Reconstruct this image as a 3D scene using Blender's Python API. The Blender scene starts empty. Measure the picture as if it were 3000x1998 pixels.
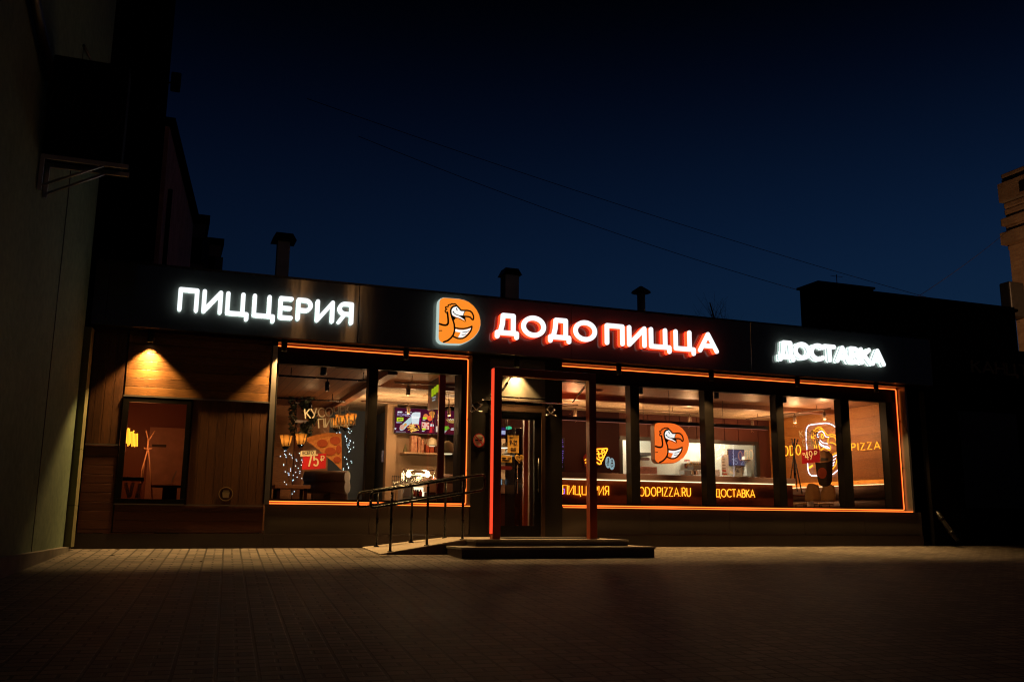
import bpy, bmesh, math, random
from mathutils import Vector, Matrix
from mathutils.geometry import delaunay_2d_cdt
C = bpy.context.scene.collection
SC = bpy.context.scene
random.seed(7)
PI = math.pi

# ------------------------------------------------------------------ camera
ROT = ((0.9355559, -0.35307648, 0.00849439),
       (0.07419309, 0.17296304, -0.98212992),
       (0.34529775, 0.91946766, 0.18801243))          # rows: right, down, forward
FOC, CAMY, CAMZ = 2700.506, -15.5, 0.5
cam = bpy.data.cameras.new('camera'); camo = bpy.data.objects.new('camera', cam); C.objects.link(camo)
cam.sensor_width = 36; cam.lens = FOC / 3000 * 36; cam.clip_start = 0.05; cam.clip_end = 2000
r, d, f = (Vector(v) for v in ROT)
camo.matrix_world = Matrix(((r.x, -d.x, -f.x, 0), (r.y, -d.y, -f.y, CAMY), (r.z, -d.z, -f.z, CAMZ), (0, 0, 0, 1)))
SC.camera = camo

# ------------------------------------------------------------------ world: last blue light of dusk
w = bpy.data.worlds.new('World'); SC.world = w; w.use_nodes = True
wn, wl = w.node_tree.nodes, w.node_tree.links
wn.clear()
sky = wn.new('ShaderNodeTexSky'); sky.sky_type = 'NISHITA'; sky.sun_disc = False
sky.sun_elevation = math.radians(-2); sky.sun_rotation = math.radians(62); sky.altitude = 100
sky.air_density = 1.0; sky.dust_density = 0.3; sky.ozone_density = 4.0
tint = wn.new('ShaderNodeMix'); tint.data_type = 'RGBA'; tint.blend_type = 'MULTIPLY'
tint.inputs[0].default_value = 1.0; tint.inputs[7].default_value = (0.55, 1.02, 0.97, 1)
bg = wn.new('ShaderNodeBackground'); bg.inputs[1].default_value = 0.10
wo = wn.new('ShaderNodeOutputWorld')
tcw = wn.new('ShaderNodeTexCoord'); spw = wn.new('ShaderNodeSeparateXYZ'); wl.new(tcw.outputs['Generated'], spw.inputs[0])
fall = wn.new('ShaderNodeMapRange'); fall.interpolation_type = 'SMOOTHSTEP'       # the night closes in towards the zenith
fall.inputs[1].default_value = 0.22; fall.inputs[2].default_value = 0.56; fall.inputs[3].default_value = 1.05; fall.inputs[4].default_value = 0.035
wl.new(spw.outputs[2], fall.inputs[0])
dk = wn.new('ShaderNodeMix'); dk.data_type = 'RGBA'; dk.blend_type = 'MULTIPLY'; dk.inputs[0].default_value = 1.0
wl.new(tint.outputs[2], dk.inputs[6]); wl.new(fall.outputs[0], dk.inputs[7])
wl.new(sky.outputs[0], tint.inputs[6]); wl.new(dk.outputs[2], bg.inputs[0]); wl.new(bg.outputs[0], wo.inputs[0])
SC.view_settings.view_transform = 'Standard'; SC.view_settings.look = 'None'
SC.view_settings.exposure = 0.0; SC.view_settings.gamma = 1.0; SC.view_settings.use_curve_mapping = False
cy = SC.cycles
cy.use_denoising = True; cy.max_bounces = 8; cy.diffuse_bounces = 3; cy.glossy_bounces = 4
cy.transparent_max_bounces = 16; cy.transmission_bounces = 4; cy.caustics_reflective = False; cy.caustics_refractive = False
cy.sample_clamp_indirect = 4.0; cy.use_light_tree = True; cy.filter_width = 1.15

# ------------------------------------------------------------------ picture measurements -> points on real planes
def ray(x, y):
    a, b = x - 1500, y - 999
    return Vector([ROT[0][i] * a + ROT[1][i] * b + ROT[2][i] * FOC for i in range(3)])
def W(x, y, Y):                       # point on the plane of depth Y
    v = ray(x, y); t = (Y - CAMY) / v.y
    return Vector((v.x * t, Y, v.z * t + CAMZ))
def WX(x, y, X):                      # point on a side plane of constant X
    v = ray(x, y); t = X / v.x
    return Vector((X, v.y * t + CAMY, v.z * t + CAMZ))
def crop(x0, y0, s): return lambda p: (x0 + p[0] / s, y0 + p[1] / s)
z1, z2 = crop(200, 750, 2.6133), crop(200, 1100, 2.6133)
z3, z4, z5, z6 = crop(750, 980, 3.0157), crop(1000, 1000, 2.3757), crop(1600, 1040, 3.1367), crop(2000, 1080, 2.8)
cLogo, cNeon, cTv, cDoor, cPoster, cSlice = (crop(1270, 860, 9.8), crop(2260, 1200, 5.2263), crop(1130, 1170, 8.722),
    crop(1370, 1040, 2.6129), crop(780, 1150, 4.48), crop(1640, 1240, 6.532))
cCase, cKit, cHang = crop(1060, 1280, 7.3594), crop(2040, 1240, 8.1207), crop(1880, 1220, 7.84)

# ------------------------------------------------------------------ mesh builder
class MB:
    def __init__(s): s.bm = bmesh.new()
    def box(s, x0, x1, y0, y1, z0, z1, bev=0.0):
        vs = [s.bm.verts.new((x, y, z)) for x in (x0, x1) for y in (y0, y1) for z in (z0, z1)]
        fs = [s.bm.faces.new([vs[i] for i in q]) for q in ((0, 1, 3, 2), (4, 6, 7, 5), (0, 4, 5, 1), (2, 3, 7, 6), (0, 2, 6, 4), (1, 5, 7, 3))]
        if bev:
            es = list({e for f_ in fs for e in f_.edges})
            bmesh.ops.bevel(s.bm, geom=es, offset=bev, segments=2, affect='EDGES', profile=0.5)
        return s
    def hexa(s, p):                    # 8 corners: bottom 4 (ccw) then top 4
        v = [s.bm.verts.new(q) for q in p]
        for q in ((3, 2, 1, 0), (4, 5, 6, 7), (0, 1, 5, 4), (1, 2, 6, 5), (2, 3, 7, 6), (3, 0, 4, 7)): s.bm.faces.new([v[i] for i in q])
        return s
    def tube(s, pts, rad, seg=8, closed=False, caps=True):
        pts = [Vector(p) for p in pts]
        P = [pts[0]]
        for p in pts[1:]:
            if (p - P[-1]).length > 1e-6: P.append(p)
        if closed and (P[0] - P[-1]).length < 1e-6: P.pop()
        n = len(P)
        if n < 2: return s
        rings = []; up = None
        for i in range(n):
            a = P[i - 1] if (i > 0 or closed) else P[i]
            b = P[(i + 1) % n] if (i < n - 1 or closed) else P[i]
            t = (b - a)
            t = t.normalized() if t.length > 1e-9 else Vector((0, 0, 1))
            if up is None:
                up = t.orthogonal().normalized()
            else:
                up = (up - t * up.dot(t))
                up = up.normalized() if up.length > 1e-6 else t.orthogonal().normalized()
            sd = t.cross(up)
            rr = rad[i] if isinstance(rad, (list, tuple)) else rad
            rings.append([s.bm.verts.new(P[i] + (up * math.cos(k * 2 * PI / seg) + sd * math.sin(k * 2 * PI / seg)) * rr) for k in range(seg)])
        m = n if closed else n - 1
        for i in range(m):
            A, B = rings[i], rings[(i + 1) % n]
            for k in range(seg):
                f_ = s.bm.faces.new((A[k], A[(k + 1) % seg], B[(k + 1) % seg], B[k])); f_.smooth = True
        if not closed and caps:
            s.bm.faces.new(rings[0][::-1]); s.bm.faces.new(rings[-1])
        return s
    def lathe(s, c, prof, seg=24, axis='Z'):      # prof: (radius, height) pairs
        c = Vector(c); rings = []
        for rr, h in prof:
            ring = []
            for k in range(seg):
                a = k * 2 * PI / seg
                q = {'Z': (rr * math.cos(a), rr * math.sin(a), h), 'Y': (rr * math.cos(a), h, rr * math.sin(a)), 'X': (h, rr * math.cos(a), rr * math.sin(a))}[axis]
                ring.append(s.bm.verts.new(c + Vector(q)))
            rings.append(ring)
        for A, B in zip(rings, rings[1:]):
            for k in range(seg):
                f_ = s.bm.faces.new((A[k], A[(k + 1) % seg], B[(k + 1) % seg], B[k])); f_.smooth = True
        s.bm.faces.new(rings[0][::-1]); s.bm.faces.new(rings[-1])
        return s
    def flat(s, polys, fn, d0, d1):     # union of 2-D polygons as a plate between depths d0 (front) and d1
        V, F = [], []
        for p in polys:
            ar = sum(p[i - 1][0] * p[i][1] - p[i][0] * p[i - 1][1] for i in range(len(p)))
            if ar < 0: p = p[::-1]
            F.append(list(range(len(V), len(V) + len(p)))); V += [Vector((q[0], q[1])) for q in p]
        ov, oe, of, _, _, off = delaunay_2d_cdt(V, [], F, 0, 1e-6)
        tris = [t for t, o in zip(of, off) if o]
        cnt = {}
        for t in tris:
            for i in range(len(t)):
                k = (t[i], t[(i + 1) % len(t)])
                cnt[k] = cnt.get(k, 0) + 1
        fr = {}; bk = {}
        def gv(dct, i, dd):
            if i not in dct: dct[i] = s.bm.verts.new(fn(ov[i].x, ov[i].y, dd))
            return dct[i]
        for t in tris:
            s.bm.faces.new([gv(fr, i, d0) for i in t]); s.bm.faces.new([gv(bk, i, d1) for i in t][::-1])
        for (a, b) in cnt:
            if (b, a) not in cnt:
                s.bm.faces.new([gv(fr, a, d0), gv(bk, a, d1), gv(bk, b, d1), gv(fr, b, d0)])
        return s
def loc_of(o):
    v = Vector((0, 0, 0))
    while o is not None: v += o.location; o = o.parent
    return v
def obj(name, mb, mat, parent=None, fix=True):
    bm = mb.bm
    if fix: bmesh.ops.recalc_face_normals(bm, faces=bm.faces[:])
    if parent is not None: bmesh.ops.translate(bm, verts=bm.verts[:], vec=-loc_of(parent))
    me = bpy.data.meshes.new(name); bm.to_mesh(me); bm.free()
    me.materials.append(mat)
    o = bpy.data.objects.new(name, me); C.objects.link(o)
    if parent is not None: o.parent = parent
    return o
def thing(name, label, cat, loc=(0, 0, 0), group=None):
    o = bpy.data.objects.new(name, None); C.objects.link(o); o.location = loc; o.empty_display_size = 0.1
    o['label'] = label; o['category'] = cat
    if group: o['group'] = group
    return o
def tag(o, label, cat, group=None):
    o['label'] = label; o['category'] = cat
    if group: o['group'] = group
    return o
def struct(name, mb, mat):
    o = obj(name, mb, mat); o['kind'] = 'structure'; return o
def dup(root, loc, label=None):
    def cp(o, par):
        c = o.copy(); C.objects.link(c)
        if par is not None: c.parent = par
        for ch in o.children: cp(ch, c)
        return c
    c = cp(root, None); c.location = loc
    if label: c['label'] = label
    return c
def lamp(name, kind, loc, power, color, parent=None, rad=0.04, **kw):
    L = bpy.data.lights.new(name, kind); L.energy = power; L.color = color
    if kind != 'AREA': L.shadow_soft_size = rad
    rot = kw.pop('rot', None)
    for k, v in kw.items(): setattr(L, k, v)
    o = bpy.data.objects.new(name, L); C.objects.link(o)
    o.location = Vector(loc) - (loc_of(parent) if parent else Vector((0, 0, 0)))
    if rot: o.rotation_euler = rot
    if parent: o.parent = parent
    return o

# ------------------------------------------------------------------ materials
def new_mat(name):
    m = bpy.data.materials.new(name); m.use_nodes = True
    return m, m.node_tree.nodes, m.node_tree.links, m.node_tree.nodes['Principled BSDF']
def N(ns, t, **kw):
    n = ns.new(t)
    for k, v in kw.items(): setattr(n, k, v)
    return n
def math_node(ns, ls, op, a, b=None):
    n = ns.new('ShaderNodeMath'); n.operation = op
    for i, v in ((0, a), (1, b)):
        if v is None: continue
        if isinstance(v, (int, float)): n.inputs[i].default_value = v
        else: ls.new(v, n.inputs[i])
    return n.outputs[0]
def plain(name, col, rough=0.5, metal=0.0, var=0.15, scale=6.0, bump=0.0, bscale=60.0, spec=0.5, coat=0.0):
    m, ns, ls, b = new_mat(name)
    tc = N(ns, 'ShaderNodeTexCoord'); no = N(ns, 'ShaderNodeTexNoise'); no.inputs['Scale'].default_value = scale; no.inputs['Detail'].default_value = 6
    ls.new(tc.outputs['Object'], no.inputs['Vector'])
    rp = N(ns, 'ShaderNodeValToRGB')
    rp.color_ramp.elements[0].position = 0.3; rp.color_ramp.elements[1].position = 0.7
    rp.color_ramp.elements[0].color = tuple(c * (1 - var) for c in col) + (1,); rp.color_ramp.elements[1].color = tuple(min(1, c * (1 + var)) for c in col) + (1,)
    ls.new(no.outputs[0], rp.inputs[0]); ls.new(rp.outputs[0], b.inputs['Base Color'])
    rr = N(ns, 'ShaderNodeMapRange'); rr.inputs[3].default_value = max(0.02, rough - 0.08); rr.inputs[4].default_value = min(1, rough + 0.08)
    ls.new(no.outputs[0], rr.inputs[0]); ls.new(rr.outputs[0], b.inputs['Roughness'])
    b.inputs['Metallic'].default_value = metal; b.inputs['Specular IOR Level'].default_value = spec; b.inputs['Coat Weight'].default_value = coat
    if bump:
        n2 = N(ns, 'ShaderNodeTexNoise'); n2.inputs['Scale'].default_value = bscale; n2.inputs['Detail'].default_value = 4
        ls.new(tc.outputs['Object'], n2.inputs['Vector'])
        bp = N(ns, 'ShaderNodeBump'); bp.inputs['Strength'].default_value = bump; bp.inputs['Distance'].default_value = 0.01
        ls.new(n2.outputs[0], bp.inputs['Height']); ls.new(bp.outputs[0], b.inputs['Normal'])
    return m
def glow(name, col, strength):
    m, ns, ls, b = new_mat(name); ns.remove(b)
    e = N(ns, 'ShaderNodeEmission'); e.inputs[0].default_value = tuple(col) + (1,); e.inputs[1].default_value = strength
    ls.new(e.outputs[0], ns['Material Output'].inputs[0]); return m
def glass(name, ior=1.45, tint=(1, 1, 1)):
    m, ns, ls, b = new_mat(name); ns.remove(b)
    t = N(ns, 'ShaderNodeBsdfTransparent'); t.inputs[0].default_value = tuple(tint) + (1,)
    g = N(ns, 'ShaderNodeBsdfGlossy'); g.inputs['Roughness'].default_value = 0.01
    fr = N(ns, 'ShaderNodeFresnel'); fr.inputs[0].default_value = ior
    mx = N(ns, 'ShaderNodeMixShader')
    ls.new(fr.outputs[0], mx.inputs[0]); ls.new(t.outputs[0], mx.inputs[1]); ls.new(g.outputs[0], mx.inputs[2])
    ls.new(mx.outputs[0], ns['Material Output'].inputs[0]); return m
def wood(name, across, along, pitch, cols, rough=0.42, phase=0.0, groove=False):
    # across / along: axis indices 0 1 2; pitch = plank width
    m, ns, ls, b = new_mat(name)
    tc = N(ns, 'ShaderNodeTexCoord'); sp = N(ns, 'ShaderNodeSeparateXYZ'); ls.new(tc.outputs['Object'], sp.inputs[0])
    idx = math_node(ns, ls, 'FLOOR', math_node(ns, ls, 'DIVIDE', math_node(ns, ls, 'ADD', sp.outputs[across], phase), pitch))
    wn_ = N(ns, 'ShaderNodeTexWhiteNoise', noise_dimensions='1D'); ls.new(idx, wn_.inputs['W'])
    sh = math_node(ns, ls, 'MULTIPLY', wn_.outputs[0], 37.0)
    cb = N(ns, 'ShaderNodeCombineXYZ')
    ls.new(math_node(ns, ls, 'ADD', math_node(ns, ls, 'MULTIPLY', sp.outputs[along], 1.1), sh), cb.inputs[0])
    ls.new(math_node(ns, ls, 'MULTIPLY', sp.outputs[across], 13.0), cb.inputs[1])
    ls.new(sh, cb.inputs[2])
    n1 = N(ns, 'ShaderNodeTexNoise'); n1.inputs['Scale'].default_value = 1.0; n1.inputs['Detail'].default_value = 3; n1.inputs['Distortion'].default_value = 0.6
    ls.new(cb.outputs[0], n1.inputs['Vector'])
    ring = math_node(ns, ls, 'FRACT', math_node(ns, ls, 'MULTIPLY', n1.outputs[0], 13.0))
    n2 = N(ns, 'ShaderNodeTexNoise'); n2.inputs['Scale'].default_value = 1.0; n2.inputs['Detail'].default_value = 5
    cb2 = N(ns, 'ShaderNodeCombineXYZ')
    ls.new(math_node(ns, ls, 'ADD', math_node(ns, ls, 'MULTIPLY', sp.outputs[along], 5.0), sh), cb2.inputs[0])
    ls.new(math_node(ns, ls, 'MULTIPLY', sp.outputs[across], 210.0), cb2.inputs[1])
    ls.new(cb2.outputs[0], n2.inputs['Vector'])
    v = math_node(ns, ls, 'ADD', math_node(ns, ls, 'MULTIPLY', ring, 0.45), math_node(ns, ls, 'ADD', math_node(ns, ls, 'MULTIPLY', n2.outputs[0], 0.3), math_node(ns, ls, 'MULTIPLY', wn_.outputs[0], 0.3)))
    rp = N(ns, 'ShaderNodeValToRGB'); rp.color_ramp.elements[0].position = 0.1; rp.color_ramp.elements[1].position = 0.85
    rp.color_ramp.elements[0].color = tuple(cols[0]) + (1,); rp.color_ramp.elements[1].color = tuple(cols[1]) + (1,)
    ls.new(v, rp.inputs[0])
    fr_ = math_node(ns, ls, 'FRACT', math_node(ns, ls, 'DIVIDE', math_node(ns, ls, 'ADD', sp.outputs[across], phase), pitch))
    ed_ = math_node(ns, ls, 'MULTIPLY', math_node(ns, ls, 'MINIMUM', fr_, math_node(ns, ls, 'SUBTRACT', 1.0, fr_)), pitch)
    gr_ = N(ns, 'ShaderNodeMapRange'); gr_.inputs[1].default_value = 0.003; gr_.inputs[2].default_value = 0.008; gr_.inputs[3].default_value = 0.12 if groove else 1.0
    ls.new(ed_, gr_.inputs[0])
    gm_ = N(ns, 'ShaderNodeMix'); gm_.data_type = 'RGBA'; gm_.blend_type = 'MULTIPLY'; gm_.inputs[0].default_value = 1.0
    ls.new(rp.outputs[0], gm_.inputs[6]); ls.new(gr_.outputs[0], gm_.inputs[7]); ls.new(gm_.outputs[2], b.inputs['Base Color'])
    b.inputs['Roughness'].default_value = rough
    bp = N(ns, 'ShaderNodeBump'); bp.inputs['Strength'].default_value = 0.25; bp.inputs['Distance'].default_value = 0.003
    ls.new(v, bp.inputs['Height']); ls.new(bp.outputs[0], b.inputs['Normal'])
    return m
def stucco(name, c0, c1, scale=45, rough=0.8, strength=0.6):
    m, ns, ls, b = new_mat(name)
    tc = N(ns, 'ShaderNodeTexCoord'); no = N(ns, 'ShaderNodeTexNoise'); no.inputs['Scale'].default_value = scale; no.inputs['Detail'].default_value = 5
    big = N(ns, 'ShaderNodeTexNoise'); big.inputs['Scale'].default_value = 1.3; big.inputs['Detail'].default_value = 5
    ls.new(tc.outputs['Object'], no.inputs['Vector']); ls.new(tc.outputs['Object'], big.inputs['Vector'])
    v = math_node(ns, ls, 'ADD', math_node(ns, ls, 'MULTIPLY', no.outputs[0], 0.55), math_node(ns, ls, 'MULTIPLY', big.outputs[0], 0.45))
    rp = N(ns, 'ShaderNodeValToRGB'); rp.color_ramp.elements[0].position = 0.33; rp.color_ramp.elements[1].position = 0.66
    rp.color_ramp.elements[0].color = tuple(c0) + (1,); rp.color_ramp.elements[1].color = tuple(c1) + (1,)
    ls.new(v, rp.inputs[0]); ls.new(rp.outputs[0], b.inputs['Base Color']); b.inputs['Roughness'].default_value = rough
    bp = N(ns, 'ShaderNodeBump'); bp.inputs['Strength'].default_value = strength; bp.inputs['Distance'].default_value = 0.006
    ls.new(no.outputs[0], bp.inputs['Height']); ls.new(bp.outputs[0], b.inputs['Normal'])
    return m
def brick_mat(name, c1, c2, mortar, scale=1.0, wdt=0.25, hgt=0.075):
    m, ns, ls, b = new_mat(name)
    tc = N(ns, 'ShaderNodeTexCoord'); sp = N(ns, 'ShaderNodeSeparateXYZ'); ls.new(tc.outputs['Object'], sp.inputs[0])
    cb = N(ns, 'ShaderNodeCombineXYZ'); ls.new(math_node(ns, ls, 'ADD', sp.outputs[0], sp.outputs[1]), cb.inputs[0]); ls.new(sp.outputs[2], cb.inputs[1])
    br = N(ns, 'ShaderNodeTexBrick'); br.inputs['Scale'].default_value = scale; br.inputs['Brick Width'].default_value = wdt; br.inputs['Row Height'].default_value = hgt
    br.inputs['Mortar Size'].default_value = 0.008
    br.inputs['Color1'].default_value = tuple(c1) + (1,); br.inputs['Color2'].default_value = tuple(c2) + (1,); br.inputs['Mortar'].default_value = tuple(mortar) + (1,)
    ls.new(cb.outputs[0], br.inputs['Vector'])
    no = N(ns, 'ShaderNodeTexNoise'); no.inputs['Scale'].default_value = 1.5; no.inputs['Detail'].default_value = 8; ls.new(tc.outputs['Object'], no.inputs['Vector'])
    mx = N(ns, 'ShaderNodeMix'); mx.data_type = 'RGBA'; mx.blend_type = 'MULTIPLY'; mx.inputs[0].default_value = 0.7
    ls.new(br.outputs[0], mx.inputs[6]); ls.new(no.outputs[0], mx.inputs[7]); ls.new(mx.outputs[2], b.inputs['Base Color'])
    b.inputs['Roughness'].default_value = 0.85
    bp = N(ns, 'ShaderNodeBump'); bp.inputs['Strength'].default_value = 0.5; bp.inputs['Distance'].default_value = 0.01
    ls.new(math_node(ns, ls, 'SUBTRACT', 1.0, br.outputs['Fac']), bp.inputs['Height']); ls.new(bp.outputs[0], b.inputs['Normal'])
    return m
def paver_mat():
    m, ns, ls, b = new_mat('paving')
    tc = N(ns, 'ShaderNodeTexCoord'); mp = N(ns, 'ShaderNodeMapping'); mp.inputs['Rotation'].default_value = (0, 0, math.radians(3.7))
    ls.new(tc.outputs['Object'], mp.inputs[0]); sp = N(ns, 'ShaderNodeSeparateXYZ'); ls.new(mp.outputs[0], sp.inputs[0])
    wob = N(ns, 'ShaderNodeTexNoise'); wob.inputs['Scale'].default_value = 2.2; wob.inputs['Detail'].default_value = 3; ls.new(tc.outputs['Object'], wob.inputs['Vector'])
    wv = math_node(ns, ls, 'MULTIPLY', math_node(ns, ls, 'SUBTRACT', wob.outputs[0], 0.5), 0.04)
    M = lambda op, a, b_=None: math_node(ns, ls, op, a, b_)
    u = M('ADD', M('DIVIDE', sp.outputs[0], 0.25), wv); v = M('ADD', M('DIVIDE', sp.outputs[1], 0.125), wv)
    iu, iv = M('FLOOR', u), M('FLOOR', v); fu, fv = M('FRACT', u), M('FRACT', v)
    par = M('MODULO', M('ABSOLUTE', iv), 2.0)
    eu = M('MULTIPLY', M('MINIMUM', fu, M('SUBTRACT', 1.0, fu)), 0.25)
    ev = M('MULTIPLY', M('MINIMUM', fv, M('SUBTRACT', 1.0, fv)), 0.125)
    em = M('ADD', M('MULTIPLY', M('ABSOLUTE', M('SUBTRACT', fu, 0.5)), 0.25), M('MULTIPLY', M('SUBTRACT', 1.0, par), 1.0))
    edge = M('MINIMUM', M('MINIMUM', eu, ev), em)
    half = M('MULTIPLY', M('GREATER_THAN', fu, 0.5), par)
    cb = N(ns, 'ShaderNodeCombineXYZ'); ls.new(iu, cb.inputs[0]); ls.new(iv, cb.inputs[1]); ls.new(half, cb.inputs[2])
    wn_ = N(ns, 'ShaderNodeTexWhiteNoise', noise_dimensions='3D'); ls.new(cb.outputs[0], wn_.inputs['Vector'])
    grit = N(ns, 'ShaderNodeTexNoise'); grit.inputs['Scale'].default_value = 90; grit.inputs['Detail'].default_value = 4; ls.new(tc.outputs['Object'], grit.inputs['Vector'])
    big = N(ns, 'ShaderNodeTexNoise'); big.inputs['Scale'].default_value = 0.7; big.inputs['Detail'].default_value = 6; ls.new(tc.outputs['Object'], big.inputs['Vector'])
    val = M('ADD', M('MULTIPLY', wn_.outputs[0], 0.6), M('ADD', M('MULTIPLY', grit.outputs[0], 0.25), M('MULTIPLY', big.outputs[0], 0.5)))
    rp = N(ns, 'ShaderNodeValToRGB'); rp.color_ramp.elements[0].position = 0.25; rp.color_ramp.elements[1].position = 0.95
    rp.color_ramp.elements[0].color = (0.045, 0.04, 0.036, 1); rp.color_ramp.elements[1].color = (0.175, 0.15, 0.132, 1)
    ls.new(val, rp.inputs[0])
    jm = N(ns, 'ShaderNodeMapRange'); jm.inputs[1].default_value = 0.008; jm.inputs[2].default_value = 0.015; ls.new(edge, jm.inputs[0])
    mx = N(ns, 'ShaderNodeMix'); mx.data_type = 'RGBA'; ls.new(jm.outputs[0], mx.inputs[0])
    mx.inputs[6].default_value = (0.006, 0.005, 0.004, 1); ls.new(rp.outputs[0], mx.inputs[7]); ls.new(mx.outputs[2], b.inputs['Base Color'])
    b.inputs['Roughness'].default_value = 0.7; b.inputs['Specular IOR Level'].default_value = 0.35
    tilt = M('MULTIPLY', wn_.outputs[0], 0.25)
    h = M('ADD', M('ADD', jm.outputs[0], tilt), M('MULTIPLY', grit.outputs[0], 0.25))
    bp = N(ns, 'ShaderNodeBump'); bp.inputs['Strength'].default_value = 0.5; bp.inputs['Distance'].default_value = 0.005
    ls.new(h, bp.inputs['Height']); ls.new(bp.outputs[0], b.inputs['Normal'])
    return m
def fascia_mat():
    m, ns, ls, b = new_mat('black_metal_cladding')
    tc = N(ns, 'ShaderNodeTexCoord')
    mp = N(ns, 'ShaderNodeMapping'); mp.inputs['Scale'].default_value = (2.2, 1, 0.35); ls.new(tc.outputs['Object'], mp.inputs[0])
    no = N(ns, 'ShaderNodeTexNoise'); no.inputs['Scale'].default_value = 1.0; no.inputs['Detail'].default_value = 3; ls.new(mp.outputs[0], no.inputs['Vector'])
    b.inputs['Base Color'].default_value = (0.095, 0.092, 0.088, 1); b.inputs['Metallic'].default_value = 0.5
    b.inputs['Roughness'].default_value = 0.125; b.inputs['Anisotropic'].default_value = 0.9; b.inputs['Anisotropic Rotation'].default_value = 0.25
    tg = N(ns, 'ShaderNodeTangent'); tg.direction_type = 'RADIAL'; tg.axis = 'Z'; ls.new(tg.outputs[0], b.inputs['Tangent'])
    bp = N(ns, 'ShaderNodeBump'); bp.inputs['Strength'].default_value = 0.1; bp.inputs['Distance'].default_value = 0.02
    ls.new(no.outputs[0], bp.inputs['Height']); ls.new(bp.outputs[0], b.inputs['Normal'])
    return m

M_PAVE = paver_mat()
M_FASCIA = fascia_mat()
M_BLACK = plain('black_powder_coat', (0.012, 0.012, 0.012), 0.35, 0.0, 0.2, 8)
M_BLACKM = plain('black_metal', (0.02, 0.019, 0.018), 0.28, 0.6, 0.2, 8)
M_FRAME = plain('dark_window_frame', (0.005, 0.004, 0.0035), 0.42, 0.0, 0.2, 8, spec=0.08)
M_REVEAL = plain('brushed_reveal_metal', (0.22, 0.2, 0.19), 0.32, 0.7, 0.08, 3)
M_PLINTH = plain('grey_plinth_panel', (0.06, 0.047, 0.038), 0.5, 0.0, 0.12, 1.5, 0.1, 80)
M_BASE = plain('dark_base_strip', (0.03, 0.018, 0.015), 0.6, 0.0, 0.2, 3)
M_WALLDK = plain('dark_entrance_panel', (0.014, 0.012, 0.011), 0.5, 0.0, 0.12, 2, spec=0.2)
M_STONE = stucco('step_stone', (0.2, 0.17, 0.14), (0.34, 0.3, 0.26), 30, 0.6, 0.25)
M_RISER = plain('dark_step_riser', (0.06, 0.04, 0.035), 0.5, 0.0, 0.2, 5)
WCOL = ((0.055, 0.02, 0.006), (0.24, 0.105, 0.026))
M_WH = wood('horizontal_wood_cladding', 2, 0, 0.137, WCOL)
M_WV = wood('vertical_wood_cladding', 0, 2, 0.131, ((0.034, 0.012, 0.004), (0.12, 0.046, 0.014)))
ICOL = ((0.26, 0.13, 0.06), (0.52, 0.29, 0.14))
M_IWALL = wood('oak_wall_boards', 2, 1, 0.19, ((0.26, 0.095, 0.018), (0.46, 0.2, 0.045)), 0.45)
M_IWALLX = wood('oak_back_boards', 2, 0, 0.19, ((0.22, 0.10, 0.04), (0.42, 0.2, 0.08)), 0.45)
M_SLAT = wood('ceiling_boards', 1, 0, 0.14, ((0.24, 0.1, 0.04), (0.46, 0.23, 0.1)), 0.5, groove=True)
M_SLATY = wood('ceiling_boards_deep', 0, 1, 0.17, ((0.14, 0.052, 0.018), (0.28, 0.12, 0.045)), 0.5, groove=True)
M_BEAM = wood('timber_beam', 0, 1, 0.4, ((0.16, 0.06, 0.025), (0.28, 0.11, 0.045)), 0.5)
M_CEIL = stucco('rough_ceiling_plaster', (0.26, 0.19, 0.12), (0.72, 0.57, 0.4), 22, 0.9, 0.8)
M_BLUE = plain('slate_blue_wall', (0.10, 0.15, 0.22), 0.7, 0, 0.06, 1.2)
M_BLUEDK = plain('dark_blue_partition', (0.05, 0.065, 0.085), 0.6, 0, 0.08, 1.5)
M_TAN = plain('tan_plaster', (0.52, 0.36, 0.22), 0.6, 0, 0.08, 1.0)
M_PANEL = plain('brown_wall_panel', (0.085, 0.028, 0.019), 0.5, 0, 0.1, 0.8, spec=0.15)
M_PANELDK = plain('dark_brown_wall', (0.024, 0.006, 0.005), 0.55, 0, 0.12, 1.0, spec=0.08)
M_KITCH = plain('pale_kitchen_tile', (0.62, 0.6, 0.5), 0.35, 0, 0.05, 1.0)
M_WHITE = plain('white_laminate', (0.78, 0.75, 0.7), 0.4, 0, 0.04, 2)
M_CHROME = plain('steel', (0.6, 0.58, 0.55), 0.22, 1.0, 0.08, 5)
M_LEATH = plain('brown_leather', (0.13, 0.075, 0.055), 0.45, 0, 0.15, 4, 0.15, 120)
M_LEATHD = plain('tan_leather', (0.13, 0.07, 0.04), 0.5, 0, 0.15, 4, 0.15, 120)
M_SHELL = plain('birch_shell', (0.5, 0.36, 0.2), 0.4, 0, 0.1, 4)
M_FLOOR = plain('interior_floor', (0.2, 0.15, 0.11), 0.4, 0, 0.15, 2)
M_GREEN = plain('garland_leaves', (0.03, 0.045, 0.02), 0.6, 0, 0.3, 20)
M_PLASTER = stucco('green_lit_plaster', (0.08, 0.125, 0.08), (0.14, 0.2, 0.13), 9, 0.85, 0.4)  # greenish cast of the sign light is put into the plaster colour
M_TRIMP = plain('pale_cladding_strip', (0.17, 0.16, 0.08), 0.6, 0, 0.1, 2, 0.1, 40)
M_OLDW = stucco('old_red_render', (0.4, 0.2, 0.17), (0.7, 0.42, 0.36), 4, 0.9, 0.6)
M_DARKW = plain('unlit_dark_render', (0.005, 0.0045, 0.004), 0.9, 0, 0.2, 1, spec=0.0)  # near black stands in for walls and shapes that no lamp reaches
M_BRICK = brick_mat('weathered_brick', (0.42, 0.25, 0.14), (0.55, 0.36, 0.2), (0.4, 0.33, 0.25))
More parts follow.
